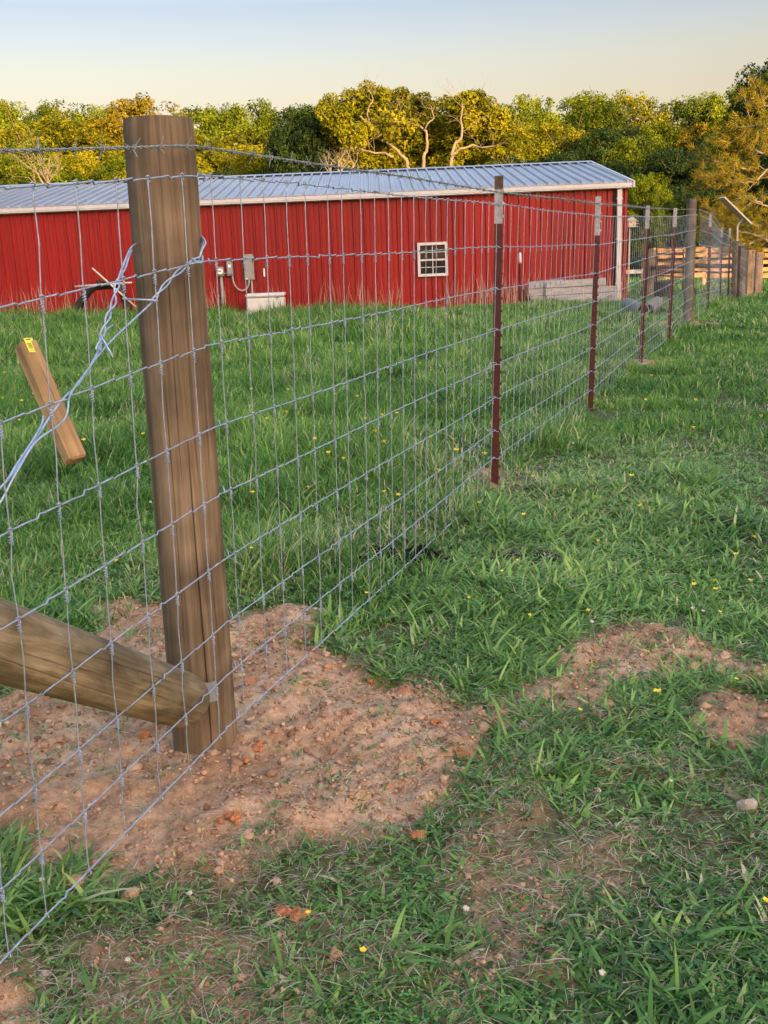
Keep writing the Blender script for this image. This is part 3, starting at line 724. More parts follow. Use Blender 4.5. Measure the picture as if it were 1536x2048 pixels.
def make_tree(seed, H, W, kind, cat, label, group, nl=34, per=1150, size=.085, base=.25, flat=.75, barkm='bark', shape='round', asp=.55):
    r = np.random.default_rng(seed)
    root = empty('deciduous_tree' if cat == 'tree' else cat.replace(' ', '_'), (0, 0, 0), label, cat, group)
    mb = MB(); tips = []
    tr = [np.array([.12 * sin(i * 1.3 + seed), .12 * cos(i * 1.7 + seed), H * .72 * i / 8]) for i in range(9)]
    r0 = .02 * H; mb.tube([tr[0] + (0, 0, -.4)] + tr, [r0 * 1.4] + [r0 * (1.15 - .1 * i) for i in range(9)], 9)
    for i in range(7):
        k = int(r.integers(2, 8)); an = r.random() * 2 * pi
        limb(mb, r, tr[k], (cos(an), sin(an), .6), W * .38, r0 * .45, 1, tips)
    mb.build('trunk', M[barkm], root, smooth=True)
    C = []; Rr = []
    for i in range(nl):
        u = (i + .5) / nl; z = base + (1 - base) * u
        if shape == 'cone': wv = (1 - u) * .9 + .10
        elif shape == 'oval': wv = sqrt(max(0, 1 - (2 * u - 1) ** 2)) * .9 + .15
        else: wv = sqrt(max(0, 1 - (1.75 * u - .72) ** 2)) * 1.0 + .05
        an = i * 2.39996 + r.normal() * .3; rr = W / 2 * wv * (.35 + .6 * r.random() ** .5)
        C.append((cos(an) * rr, sin(an) * rr, H * z - H * .06)); Rr.append(W * r.uniform(.085, .24) * (.65 + .5 * wv))
    C = np.array(C); Rr = np.array(Rr)
    V, F, tn = leafcloud(r, C, Rr, per, size, flat=flat, asp=asp)
    tonemesh('crown', V, F, 4, tn, LEAF[kind], root)
    return root
protos = {}
TL = {
 'g1': dict(seed=11, H=11, W=8.4, kind='green', cat='tree', label='mid green leafy tree in the wood behind the barn', group='green trees in the wood', nl=42),
 'g2': dict(seed=12, H=12, W=7.2, kind='green', cat='tree', label='mid green leafy tree in the wood behind the barn', group='green trees in the wood', nl=40, shape='oval'),
 'y1': dict(seed=13, H=10, W=8.0, kind='yellow', cat='tree', label='bright yellow-green sunlit tree in the wood behind the barn', group='yellow-green trees in the wood', nl=40),
 'y2': dict(seed=14, H=11, W=6.6, kind='yellow', cat='tree', label='bright yellow-green sunlit tree in the wood behind the barn', group='yellow-green trees in the wood', nl=36, shape='oval', size=.13),
 'a1': dict(seed=15, H=11, W=7.4, kind='amber', cat='tree', label='amber orange-leaved tree standing among green trees in the wood', group='amber trees in the wood', nl=36),
 'd1': dict(seed=16, H=10, W=7.8, kind='dark', cat='tree', label='dark green dense tree in the wood behind the barn', group='dark trees in the wood', nl=42),
 'd2': dict(seed=17, H=9, W=6.2, kind='dark', cat='tree', label='dark green dense tree in the wood behind the barn', group='dark trees in the wood', nl=34, shape='oval', base=.08),
}
used = {}
HB = {'g1': 11.1, 'g2': 12.2, 'y1': 10.1, 'y2': 11.2, 'a1': 11.1, 'd1': 10.1, 'd2': 9.1}
def place_tree(key, x, y, H, wf=1.0, z=None):
    if key not in protos:
        protos[key] = make_tree(**TL[key]); o = protos[key]
    else: o = copy_tree(protos[key])
    s = H / HB[key]
    o.location = (x, y, (float(ground0(np.array([x]), np.array([y]))[0]) if z is None else z) - .1)
    o.scale = (s * wf, s * wf, s); o.rotation_euler = (0, 0, random.random() * 6.28)
    return o
# skyline of the wood, read along the ridge (photo columns)
SKX = [-300, 0, 90, 160, 230, 290, 330, 400, 470, 510, 570, 640, 700, 760, 860, 930, 1000, 1060, 1110, 1160, 1230, 1275, 1310, 1350, 1390, 1450, 1500, 1560, 1800]
SKY_ = [180, 182, 178, 192, 186, 198, 182, 188, 196, 178, 190, 196, 215, 218, 215, 190, 184, 178, 165, 160, 162, 180, 180, 172, 205, 140, 148, 150, 160]
order = ['g1', 'y1', 'g2', 'g1', 'y2', 'g2', 'a1', 'y1', 'g1', 'y2', 'g2', 'd1']
rt = random.Random(5)
def row(Y, dx, top, jit, seq, x0=-330, x1=1800, wf=1.0, hv=.08):
    px = x0; i = 0
    while px < x1:
        y = Y + rt.uniform(-jit, jit); x = (px - 768) / FPX * y
        tp = np.interp(px, SKX, SKY_) + top + rt.uniform(-.5, 1) * 10
        ztop = atY(px, tp, y)[2]; H = max(4, (ztop + .1) * (1 + rt.uniform(-hv, hv) * (top != 0)))
        place_tree(seq(px, i), x, y, H, wf * rt.uniform(.85, 1.1)); i += 1
        px += dx * rt.uniform(.75, 1.25)
def seq_back(px, i):
    if 330 < px < 400 or 1130 < px < 1170 or 190 < px < 240: return 'a1'
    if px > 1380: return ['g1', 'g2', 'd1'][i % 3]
    return ['g1', 'g2', 'y1', 'g1', 'g2'][i % 5]
row(88, 92, 0, 4, seq_back, wf=.95)
def seq_mid(px, i):
    if 1370 < px < 1440: return 'a1'
    if 200 < px < 260: return 'a1'
    if px > 1180: return ['g1', 'g2', 'y1', 'y2', 'g1'][i % 5]
    return ['g1', 'y1', 'g1', 'y2', 'g2', 'y1'][i % 6]
row(76, 96, 38, 3, seq_mid, wf=1.0)
def seq_front(px, i):
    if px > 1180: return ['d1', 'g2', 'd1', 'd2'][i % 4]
    return ['y1', 'g1', 'y2', 'y1', 'g1'][i % 5]
row(66, 105, 85, 3, seq_front, wf=1.05)
# lower edge trees
def seq_low(px, i):
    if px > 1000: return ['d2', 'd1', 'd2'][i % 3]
    return ['g1', 'y1', 'g2', 'd2'][i % 4]
row(56, 115, 140, 2, seq_low, x0=-250, x1=1700, wf=1.15)
for px, py, Y, key, wf in [(1255, 262, 50, 'g1', .95), (1335, 290, 46, 'd1', 1.1), (1395, 300, 47, 'd1', 1.1), (1440, 285, 50, 'g2', 1.1), (1290, 335, 40, 'g2', .8), (1340, 360, 42, 'd2', 1.25), (1390, 370, 40, 'd2', 1.3), (1440, 395, 42, 'd2', 1.3), (1500, 380, 44, 'd2', 1.4), (1560, 300, 46, 'd1', 1.2), (607, 200, 55, 'd1', .62), (600, 245, 54, 'd2', .75), (640, 300, 54, 'd2', .9), (1060, 300, 50, 'd2', 1.2), (1130, 300, 50, 'd1', 1.1), (1180, 290, 50, 'd1', 1.0)]:
    P = atY(px, py, Y); place_tree(key, P[0], Y, P[2] + .1, wf)
# tall tree at the right edge of the view
P = atY(1552, 96, 48); place_tree('d1', P[0], 48, P[2], .55)
# tall trees off to the side and behind the viewer that shade the near pasture
for x, y, H in [(40, 6, 12.5), (46, 16, 13), (51, 27, 13), (57, 38, 14), (64, 52, 14)]:
    place_tree('g1', x, y, H, 1.1)
Lx, Ly = SUNV.x / cos(SUN_EL), SUNV.y / cos(SUN_EL)
for k, (wv, s, H) in enumerate([(wv_, 86 + 3 * (i_ % 2), 23) for i_, wv_ in enumerate(np.arange(-34, 12.5, 4.6))] + [(-28, 76, 21), (-22, 70, 20.5), (-16, 74, 21.5), (-10, 69, 20.5), (-4.5, 74, 21), (1, 70, 20.5), (6.0, 72, 20.5), (10.5, 71, 20), (-35, 80, 21)]):
    place_tree(['g1', 'd1', 'g2'][k % 3], Lx * s - Ly * wv, Ly * s + Lx * wv, H, 1.15)

# the big tree with pale limbs behind the roof
def zp(X, Y_): return (X / 2.56 + 500, Y_ / 2.56 + 100)
def limbtree(name, label, YT, limbs, lobes, kind, base, per=300, size=.15, seed=3):
    root = empty(name, tuple(atY(*base, YT)), label, 'tree'); r = np.random.default_rng(seed)
    root.location.z = float(ground0(np.array([root.location.x]), np.array([YT]))[0])
    for k, (pts, r0, r1, dy) in enumerate(limbs):
        P = np.array([atY(*zp(*q), YT + dy) for q in pts]); m = len(P); t = np.linspace(0, m - 1, m * 5)
        Q = np.stack([np.interp(t, np.arange(m), P[:, a]) for a in range(3)], 1) + r.normal(size=(m * 5, 3)) * .05
        Q = (np.vstack([Q[:1], Q[:-1]]) + Q + np.vstack([Q[1:], Q[-1:]])) / 3
        mb = MB(); mb.tube(Q, np.linspace(r0, r1, len(Q)), 9)
        if k > 0 or True:
            for j in range(6):
                i = int(r.integers(len(Q) // 2, len(Q))); d = r.normal(size=3); d[2] = abs(d[2]); d /= np.linalg.norm(d)
                limb(mb, r, Q[i], d, r.uniform(.6, 1.3), r1 * .5, 1, [])
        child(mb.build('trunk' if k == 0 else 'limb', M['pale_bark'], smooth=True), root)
    C = np.array([atY(*zp(x, y), YT + dy) for x, y, rd, dy in lobes]); Rr = np.array([rd for *_, rd, _ in lobes], float)
    V, F, tn = leafcloud(r, C, Rr, per, size)
    o = tonemesh('crown', V, F, 4, tn, LEAF[kind]); child(o, root); return root
lobes = []
rl = np.random.default_rng(9)
for x, y, rd in [(600, 232, .85), (655, 245, .7), (540, 262, .7), (470, 290, 1.1), (560, 280, 1.0), (640, 270, 1.0), (720, 300, 1.1), (790, 270, .9), (740, 380, 1.1), (660, 350, 1.0), (480, 380, 1.1), (420, 330, .8), (540, 440, 1.0), (460, 470, 1.0), (640, 470, 1.0), (560, 540, 1.0), (500, 570, .9), (700, 560, 1.0), (620, 590, .9), (820, 330, 1.0), (880, 300, .9), (930, 350, 1.1), (1000, 320, 1.0), (860, 420, .9), (960, 430, 1.1), (820, 500, .8), (1000, 480, 1.0), (940, 540, 1.0), (860, 590, .8), (1010, 580, .8), (920, 290, .4), (760, 600, .9), (780, 430, .9)]:
    lobes.append((x, y, rd, rl.uniform(-.9, 2.2)))
limbtree('limbed_tree', 'large open tree with pale curving limbs rising behind the roof', 53, [
    ([(835, 760), (828, 690), (820, 615), (800, 560), (760, 515), (690, 470), (630, 425), (600, 380), (560, 340)], .11, .04, -.5),
    ([(745, 552), (680, 525), (620, 525), (520, 490)], .06, .025, -1.0), ([(605, 385), (600, 320), (630, 250), (600, 200)], .045, .02, -.6),
    ([(830, 700), (888, 640), (885, 540), (910, 490), (900, 430), (880, 390), (800, 375), (720, 365)], .10, .035, -.6), ([(890, 400), (940, 350), (930, 290)], .04, .02, -.8), ([(700, 475), (760, 440), (800, 400)], .035, .02, -1.0)], lobes, 'yellow', zp(830, 700), per=1100, size=.08)
lobes = [(x, y, rd, rl.uniform(-.3, 2.4)) for x, y, rd in [(1095, 262, .55), (1150, 256, .6), (1062, 285, .5), (1130, 290, .9), (1190, 300, .8), (1160, 370, .9), (1230, 350, .9), (1060, 350, .6), (1200, 440, 1.0), (1270, 420, .9), (1290, 500, .8), (1150, 560, .8), (1080, 570, .8), (1230, 560, .7), (1040, 480, .5), (1110, 420, .6)]]
limbtree('limbed_tree', 'olive tree with a forked pale limb right of the large open tree', 52, [
    ([(1020, 760), (1025, 600), (1040, 490), (1080, 450), (1085, 340), (1095, 250)], .10, .035, -.7),
    ([(1030, 540), (1070, 510), (1140, 485), (1190, 500), (1250, 490)], .07, .02, -.9), ([(1085, 360), (1140, 300), (1180, 250)], .05, .02, .2)], lobes, 'yellow', zp(1025, 700), per=1000, size=.08, seed=4)
# bare dead trees
def bare(px, py, Y, H, seed, lb):
    P = atY(px, py, Y); r = np.random.default_rng(seed); mb = MB(); tips = []
    root = np.array([P[0], Y, P[2] - H])
    for k in range(4): limb(mb, r, root + r.normal(size=3) * .15, (r.normal() * .4, r.normal() * .2, 1), H * .62, .07, 3, tips, .75, .15)
    tag(mb.build('bare_tree', M['pale_bark'], smooth=True), lb, 'tree')
bare(90, 282, 50, 3.2, 3, 'leafless pale branching tree above the roof left of the big post')
bare(1030, 300, 47, 2.6, 5, 'leafless grey twiggy tree just above the roof, right of the large open tree')
bare(672, 282, 49, 1.9, 8, 'small leafless branching snag in front of the dark tree above the roof')

# the pine at the right edge
PY = 27.0
root = empty('pine_tree', (float(atY(1600, 500, PY)[0]), PY, 0), 'golden sunlit pine with long bare lower branches behind the solar panel', 'tree')
r = np.random.default_rng(21); tx = root.location.x
mb = MB(); mb.tube([(tx + .1 * sin(k), PY, -.2 + k * .8) for k in range(10)], [.24 - .018 * k for k in range(10)], 12)
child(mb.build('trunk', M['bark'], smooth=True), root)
tuft = []
BR = [((1600, 372), [(1536, 352), (1500, 342), (1462, 330), (1425, 322)], .055), ((1600, 470), [(1536, 480), (1500, 468), (1470, 462), (1445, 470)], .05), ((1600, 430), [(1545, 445), (1510, 452), (1480, 440), (1440, 428), (1405, 440)], .05),
      ((1600, 380), [(1536, 388), (1505, 404), (1480, 420), (1450, 440), (1420, 462)], .04), ((1600, 480), [(1540, 470), (1500, 486), (1470, 494)], .04), ((1600, 340), [(1540, 310), (1500, 300), (1470, 285), (1455, 280)], .04),
      ((1600, 290), [(1550, 262), (1520, 250), (1490, 252)], .035), ((1600, 250), [(1560, 222), (1530, 210), (1510, 205)], .03), ((1600, 400), [(1540, 415), (1500, 395), (1460, 380), (1420, 375)], .03), ((1600, 355), [(1545, 330), (1510, 365), (1450, 362), (1412, 350)], .035),
      ((1600, 500), [(1560, 490), (1536, 492), (1510, 484)], .03), ((1650, 350), [(1700, 330), (1750, 322)], .05), ((1650, 430), [(1700, 440), (1760, 430)], .05), ((1640, 270), [(1700, 250), (1740, 240)], .04)]
for k, (s, pts, rad) in enumerate(BR):
    dy = r.uniform(-1.0, 1.2); pp = [np.array([tx, PY, atY(*s, PY)[2]])] + [np.array(atY(*q, PY + dy)) for q in pts]
    m = len(pp); t = np.linspace(0, m - 1, m * 5); P = np.array(pp)
    Q = np.stack([np.interp(t, np.arange(m), P[:, a]) for a in range(3)], 1) + r.normal(size=(m * 5, 3)) * .015
    mb = MB(); mb.tube(Q, np.linspace(rad, .012, len(Q)), 7, False)
    for j in range(17):
        i = int(r.integers(len(Q) // 5, len(Q))); d = r.normal(size=3) * .6 + (Q[-1] - Q[0]) / np.linalg.norm(Q[-1] - Q[0]) * .8; d /= np.linalg.norm(d)
        L = r.uniform(.25, .7); e = Q[i] + d * L + np.array([0, 0, .06]); mid = Q[i] + d * L * .5
        mb.tube([Q[i], mid, e], [.011, .008, .004], 4, False)
        for u in (.6, 1.0): tuft.append((Q[i] + (e - Q[i]) * u + r.normal(size=3) * .04, d))
    for i in range(len(Q) // 2, len(Q), 3): tuft.append((Q[i] + r.normal(size=3) * .05, Q[-1] - Q[0]))
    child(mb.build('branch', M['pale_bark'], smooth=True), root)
TP = np.array([a for a, b in tuft]); TD = np.array([b / np.linalg.norm(b) for a, b in tuft]); nn = 60
idx = np.repeat(np.arange(len(TP)), nn); n = len(idx)
d = TD[idx] * .9 + r.normal(size=(n, 3)) * .6; d /= np.linalg.norm(d, axis=1)[:, None]
L = r.uniform(.09, .17, n)[:, None]; sd = np.cross(d, r.normal(size=(n, 3))); sd /= np.linalg.norm(sd, axis=1)[:, None]; sd *= .0055
P0 = TP[idx] + r.normal(size=(n, 3)) * .035; V = np.stack([P0 - sd, P0 + sd, P0 + d * L + sd * .3, P0 + d * L - sd * .3], 1).reshape(-1, 3)
o = tonemesh('needles', V, np.arange(4 * n).reshape(-1, 4), 4, np.clip(.5 + .2 * r.normal(size=n), 0, 1), LEAF['pine']); child(o, root)
# ------------------------------------------------------------------ woven wire fence
WH = np.array([0, 7, 14, 21, 27, 33, 39, 44, 49.]) / 49
def ctrl(top, bot, Y): return np.array(atY(*top, Y)), np.array(atY(*bot, Y))
CT = [ctrl((45, 370), (162, 1758), 1.708), ctrl((396, 350), (469, 1444), 2.26), None, None, None, None, None]
def ctrl8(top, b8, Y):
    a, b_ = np.array(atY(*top, Y)), np.array(atY(*b8, Y)); return a, a + (b_ - a) * 49 / 44
CT[2] = ctrl8((998, 409), (986, 918), 4.61); CT[3] = ctrl8((1195, 432), (1180, 782), 6.79)
CT[4] = ctrl8((1296, 433), (1283, 692), 9.27); CT[5] = ctrl8((1351, 433), (1337, 652), 11.01); CT[6] = ctrl((1394, 429), (1382, 636), 12.99)
ext = (CT[0][0] - (CT[1][0] - CT[0][0]) * 1.15, CT[0][1] - (CT[1][1] - CT[0][1]) * 1.05)
CT = [ext] + CT
TOP = np.array([c[0] for c in CT]); BOT = np.array([c[1] for c in CT])
DS = np.r_[0, np.cumsum(np.linalg.norm(np.diff(TOP[:, :2], axis=0), axis=1))]; DS -= DS[2]
def fpt(s, h, T=TOP, B=BOT, D=DS):
    a = np.stack([np.interp(s, D, T[:, k]) for k in range(3)], -1); b_ = np.stack([np.interp(s, D, B[:, k]) for k in range(3)], -1)
    return a + (b_ - a) * (np.asarray(h)[..., None] if np.ndim(h) else h)
r = np.random.default_rng(4)
def section(T, B, D, s0, s1, step, label, near, name='woven_wire_fence', maxstay=91, sag=0):
    root = empty(name, tuple(fpt(np.array(s0), 1.0, T, B, D)), label, 'fence')
    ks = np.arange(math.ceil((s0 - (-.072)) / step), math.floor((s1 + .072) / step) + 1)
    SS = -.072 + ks * step
    jit = r.normal(size=len(SS)) * .006; SS = SS + jit
    kink = r.normal(size=(len(SS), 9)) * .003
    dirn = np.gradient(np.stack([np.interp(np.linspace(s0, s1, 50), D, T[:, k]) for k in range(3)], 1), axis=0)
    def P(s, h):
        return fpt(np.asarray(s), np.asarray(h), T, B, D)
    rad = .0017
    hz = []
    for i, h in enumerate(WH):
        # crimped line wire: a small jog between every pair of stays
        ss = []; dz = []; dn = []
        for j in range(len(SS) - 1):
            a, b_ = SS[j], SS[j + 1]; c = a + (b_ - a) * (.5 + .12 * r.normal()); L = b_ - a
            A = .0032 * r.uniform(.4, 1.4); fl = 1 if r.random() < .75 else -1
            for u, q in ((0, 0), (.18, .2), (.36, .35)): ss.append(a + L * u); dz.append(A * q * fl); dn.append(0)
            cc = (c - a) / L
            for u, q in ((cc - .07, 1.0), (cc + .03, -.9), (cc + .12, -.2)): ss.append(a + L * u); dz.append(A * q * fl); dn.append(.002 * q)
            ss.append(a + L * .85); dz.append(-A * .15 * fl); dn.append(0)
        ss.append(SS[-1]); dz.append(0); dn.append(0)
        Q = P(np.array(ss), np.full(len(ss), h)); Q[:, 2] += np.array(dz) + .0025 * np.sin(np.array(ss) * 3.1 + i) ; Q[:, 0] += dn
        if sag: Q[:, 2] -= 0
        mb = MB(); mb.tube(Q, rad * (1.15 if i in (0, 8) else 1.0), 6)
        child(mb.build('line_wire', M['galv'], smooth=True), root)
        hz.append((np.array(ss), Q))
    rest = MB()
    order_ = range(len(SS))
    for j in order_:
        s = SS[j]; pts = []; rr = []
        nodes = [np.array([np.interp(s, hz[i][0], hz[i][1][:, k]) for k in range(3)]) for i in range(9)]
        u = P(np.array(s + .01), 0.) - P(np.array(s - .01), 0.); u = u / np.linalg.norm(u)
        near_ = s < near
        mb = MB() if j < maxstay else rest
        for i in range(8):
            a, b_ = nodes[i], nodes[i + 1]
            bow = u * r.normal() * .003
            pts += [a + (0, 0, .0), a + (b_ - a) * .12 + u * .0012, a + (b_ - a) * .5 + bow, a + (b_ - a) * .9]
        pts.append(nodes[8])
        mb.tube(np.array(pts), .00125, 6 if near_ else 4)
        nrm = np.array([u[1], -u[0], 0])
        if near_:
            for i in range(9):
                c = nodes[i]
                # wrap over the line wire, then a close coil down the stay
                wr = [c + u * -.006 + (0, 0, .004), c + u * -.002 + nrm * .004 + (0, 0, .006), c + u * .004 + nrm * .003 + (0, 0, .002), c + u * .006 - nrm * .002 + (0, 0, -.003), c + nrm * .004 + (0, 0, -.006)]
                mb.tube(np.array(wr), .0014, 5)
                if i in (0, 8): continue
                nn_ = 22; tt = np.arange(nn_) / (nn_ - 1)
                co_ = np.stack([c + u * .0031 * cos(a_) + nrm * .0031 * sin(a_) + np.array([0, 0, -.007 - .016 * b_]) for a_, b_ in zip(tt * 2 * pi * 3.3, tt)])
                mb.tube(co_, .00125, 5)
        else:
            for i in range(0, 9):
                c = nodes[i]; mb.tube([c + (0, 0, .004), c + nrm * .001, c + (0, 0, -.018)], [.0018, .0030, .0018], 4)
        if mb is not rest: child(mb.build('stay_wire', M['galv'], smooth=True), root)
    if rest.n:
        o = child(rest.build('stay_wire', M['galv'], smooth=True), root); o['kind'] = 'stuff'
    return root
section(TOP, BOT, DS, DS[0], DS[-1], .122, 'near galvanised woven wire fence running from the big foreground post to the dark corner post', 4.2)
# second run turning away beyond the corner post
zt = [1.59, 1.50, 1.40, 1.38, 1.30]; zb = [.34, .30, .17, .12, .02]
X2 = [(1394, 13.0), (1421, 14.8), (1444, 18.6), (1460, 21.0), (1472, 22.0)]
T2 = np.array([[atY(p, 450, Y)[0] + .02, Y, z] for (p, Y), z in zip(X2, [1.585, atY(1421, 441.5, 14.8)[2], atY(1444, 466, 18.6)[2], atY(1460, 472, 21)[2], atY(1472, 486, 22)[2]])])
B2 = np.array([[t[0] - .02, t[1], t[2] - 1.22] for t in T2])
D2 = np.r_[0, np.cumsum(np.linalg.norm(np.diff(T2[:, :2], axis=0), axis=1))]
section(T2, B2, D2, 0.1, D2[-1], .14, 'far run of woven wire fence beyond the dark corner post', -1, maxstay=98)
# third short run, from the far post back toward the sunlit gateposts
T3 = np.array([T2[-1] + (.05, 0, 0), np.array(atY(1482, 492, 20.6)), np.array(atY(1497, 520, 19.2))]); T3[:, 2] = [T2[-1][2], atY(1482, 496, 20.6)[2], atY(1492, 505, 19.8)[2]]
B3 = T3 - (0, 0, 1.15); D3 = np.r_[0, np.cumsum(np.linalg.norm(np.diff(T3[:, :2], axis=0), axis=1))]
section(T3, B3, D3, 0.0, D3[-1], .14, 'short wire run dropping past the far grey posts to the sunlit gateposts', -1)

# barbed wire
bpts = [(-260, 303, 1.25), (0, 299, 1.55), (250, 293, 2.17), (392, 289, 2.26), (1001, 383, 4.61), (1197, 406, 6.79), (1296, 415, 9.27), (1351, 418, 11.01), (1394, 418, 12.99)]
BP = np.array([atY(x, y, Y) for x, y, Y in bpts]); BP[:3, 0] = np.interp(BP[:3, 1], TOP[:, 1], TOP[:, 0]) - .0; 
for k in range(3): BP[k] = np.array([BP[k][0], BP[k][1], atY(0, bpts[k][1], BP[k][1])[2]]) if False else BP[k]
def barbed(P, name, label, nb, near):
    root = empty(name, tuple(P[2 if len(P) > 5 else 0]), label, 'barbed wire')
    D = np.r_[0, np.cumsum(np.linalg.norm(np.diff(P, axis=0), axis=1))]
    for ph in (0, pi):
        s = np.arange(0, min(D[-1], near), .0035); Q = np.stack([np.interp(s, D, P[:, k]) for k in range(3)], 1)
        if D[-1] > near:
            s2 = np.arange(near, D[-1], .03); s = np.r_[s, s2]; Q = np.stack([np.interp(s, D, P[:, k]) for k in range(3)], 1)
        Q[:, 2] += .0021 * np.cos(s * 2 * pi / .045 + ph) - .004 * np.sin(pi * ((s / 2.4) % 1)); Q[:, 0] += .0021 * np.sin(s * 2 * pi / .045 + ph)
        mb = MB(); mb.tube(Q, .0016, 5); child(mb.build('strand', M['barb'], smooth=True), root)
    rb = np.random.default_rng(8); k = 0
    for s in np.arange(.03, D[-1], .1):
        s = s + rb.normal() * .006
        c = np.array([np.interp(s, D, P[:, a]) for a in range(3)]) - (0, 0, .004 * sin(pi * ((s / 2.4) % 1)))
        u = np.array([np.interp(s + .01, D, P[:, a]) for a in range(3)]) - c; u /= np.linalg.norm(u)
        nrm = np.array([u[1], -u[0], 0]); a0 = rb.random() * 6.28; mb = MB()
        tt = np.linspace(0, 1, 12); mb.tube(np.stack([c + u * (.010 * (q - .5)) + (nrm * cos(q * 12 + a0) + np.array([0, 0, 1]) * sin(q * 12 + a0)) * .0045 for q in tt]), .0011, 4)
        for e in range(4):
            a_ = a0 + e * 1.7; d = nrm * cos(a_) + np.array([0, 0, 1]) * sin(a_) + u * .45 * (-1) ** e
            mb.tube([c + u * .004 * (-1) ** e, c + d * .019], [.0011, .0007], 4)
        child(mb.build('barb', M['barb']), root); k += 1
        if k >= nb: break
    return root
barbed(BP, 'barbed_wire', 'single barbed wire strand strung above the near run of woven wire', 98, 6)
BP2 = np.array([T2[i] + (0, 0, [.06, .09, .06, .05, .04][i]) for i in range(5)])
barbed(BP2, 'barbed_wire', 'barbed wire strand above the far run of woven wire', 60, 0.1)

# ------------------------------------------------------------------ big foreground post
def roundpost(name, base, top, r0, r1, mat, label, cat, group=None, crack=None, nseg=200, rings=70, seed=1, endmat=None, rnd=0):
    base = np.array(base, float); top = np.array(top, float); ax = top - base; L = np.linalg.norm(ax); ax /= L
    e1 = np.cross(ax, [0, 1, 0.01]); e1 /= np.linalg.norm(e1); e2 = np.cross(ax, e1)
    an = np.linspace(0, 2 * pi, nseg, endpoint=False); rr_ = np.random.default_rng(seed)
    V = []; tt = np.linspace(0, 1, rings); base_w, ax_w, e1w, e2w = base, ax, e1, e2
    base = np.zeros(3); ax = np.array([0, 0, 1.]); e1 = np.array([1., 0, 0]); e2 = np.array([0, 1., 0]) * (1 if np.cross(e1w, e2w) @ ax_w > 0 else -1)
    RM = Matrix((Vector(e1w), Vector(e2w * e2[1]), Vector(ax_w))).transposed()
    for t in tt:
        rad = (r0 + (r1 - r0) * t) * (1 + .010 * np.sin(an * 2 + seed) + .004 * np.sin(an * 3 + t * 3) + .008 * (fbm(np.cos(an) * 3 + 9 + seed, np.sin(an) * 3 + t * 6, seed, 3)))
        for (ac, t0, t1, wdt, dep, wob) in (crack or []):
            if t0 <= t <= t1:
                k = min(1, (t - t0) / .12, (t1 - t) / .12)
                da = (an - ac - wob * sin(t * 9) + pi) % (2 * pi) - pi
                rad = rad - dep * k * np.exp(-(da / wdt) ** 2)
        if rnd and t > 1 - rnd: rad = rad * (.62 + .38 * sqrt(max(0, 1 - ((t - 1 + rnd) / rnd) ** 2)))
        if t > .985 and not rnd: rad = rad * (1 - (t - .985) / .015 * .03)
        V.append(base + ax * (t * L) + rad[:, None] * (np.cos(an)[:, None] * e1 + np.sin(an)[:, None] * e2))
    V = np.concatenate(V); n = nseg; m = rings
    F = [(i * n + k, (i + 1) * n + k, (i + 1) * n + (k + 1) % n, i * n + (k + 1) % n) for i in range(m - 1) for k in range(n)]
    mb = MB(); mb.add(V, F)
    o = empty(name, tuple(base_w), label, cat, group)
    sh = mb.build('shaft', mat, o, smooth=True); sh.rotation_euler = RM.to_euler()
    mb = MB(); mb.add(np.vstack([V[-n:] , base + ax * L + ax * .002]), [(k, (k + 1) % n, n) for k in range(n)]); mb.add(np.vstack([V[:n], base]), [((k + 1) % n, k, n) for k in range(n)])
    ec = mb.build('end_cut', endmat or M['postend'], o, smooth=False); ec.rotation_euler = RM.to_euler()
    return o, e1w, e2w
pb = np.array([-.469, 2.335, -.12]); ptp = np.array(atY(316, 239, 2.33)); 
camdir = lambda p: math.atan2(p[1], p[0])
post, e1, e2 = roundpost('fence_post', pb, ptp, .0785, .0745, M['post'], 'thick round wooden fence post nearest the viewer, sawn flat on top', 'post',
    crack=[], seed=2)
# angle on the shaft that faces the camera
def facing(px):   # angle of the visible surface point at photo column px (about mid height)
    d = ray(px, 900); c = (pb + ptp) / 2
    t_ = c[1] / d[1]
    off = (CC + d * t_)[0] - c[0]; off = max(-.074, min(.074, off))
    v = np.array([off, -sqrt(max(0, .076 ** 2 - off ** 2)), 0]); return math.atan2(v @ e2, v @ e1)
for ch in list(post.children): bpy.data.objects.remove(ch)
bpy.data.objects.remove(post)
post, e1, e2 = roundpost('fence_post', pb, ptp, .0785, .0745, M['post'], 'thick round wooden fence post nearest the viewer, sawn flat on top', 'post',
    crack=[(facing(388), .0, .62, .011, .013, .02), (facing(350), .28, .72, .010, .008, -.03), (facing(372), .5, .86, .009, .005, .03), (facing(322), .42, .66, .008, .005, .02), (facing(412), .3, .5, .010, .006, .02), (facing(300), .62, .92, .01, .004, .02), (facing(340), .72, .95, .01, .003, .02)], seed=2, nseg=520, rings=90)
# galvanised strap plate between post and brace
P = atY(428, 1383, 2.265); mb = MB(); R3 = Matrix.Rotation(radians(24), 3, 'Z')
mb.box((P[0] - .012, 2.262, P[2]), (.040, .004, .050), R3); child(mb.build('strap_plate', M['plate']), post)
mb = MB(); mb.tube([(P[0] - .016, 2.262, P[2] + .005), (P[0] - .016, 2.256, P[2] + .005)], .004, 8); child(mb.build('nail_head', M['ink']), post)
# staples holding the wires
for i, h in enumerate(WH):
    q = fpt(np.array(.035), h); mb = MB()
    mb.tube([q + (-.012, .02, .008), q + (-.006, -.003, .006), q + (-.004, -.004, -.004), q + (-.01, .02, -.008)], .0016, 5)
    child(mb.build('staple', M['galv2'], smooth=True), post)
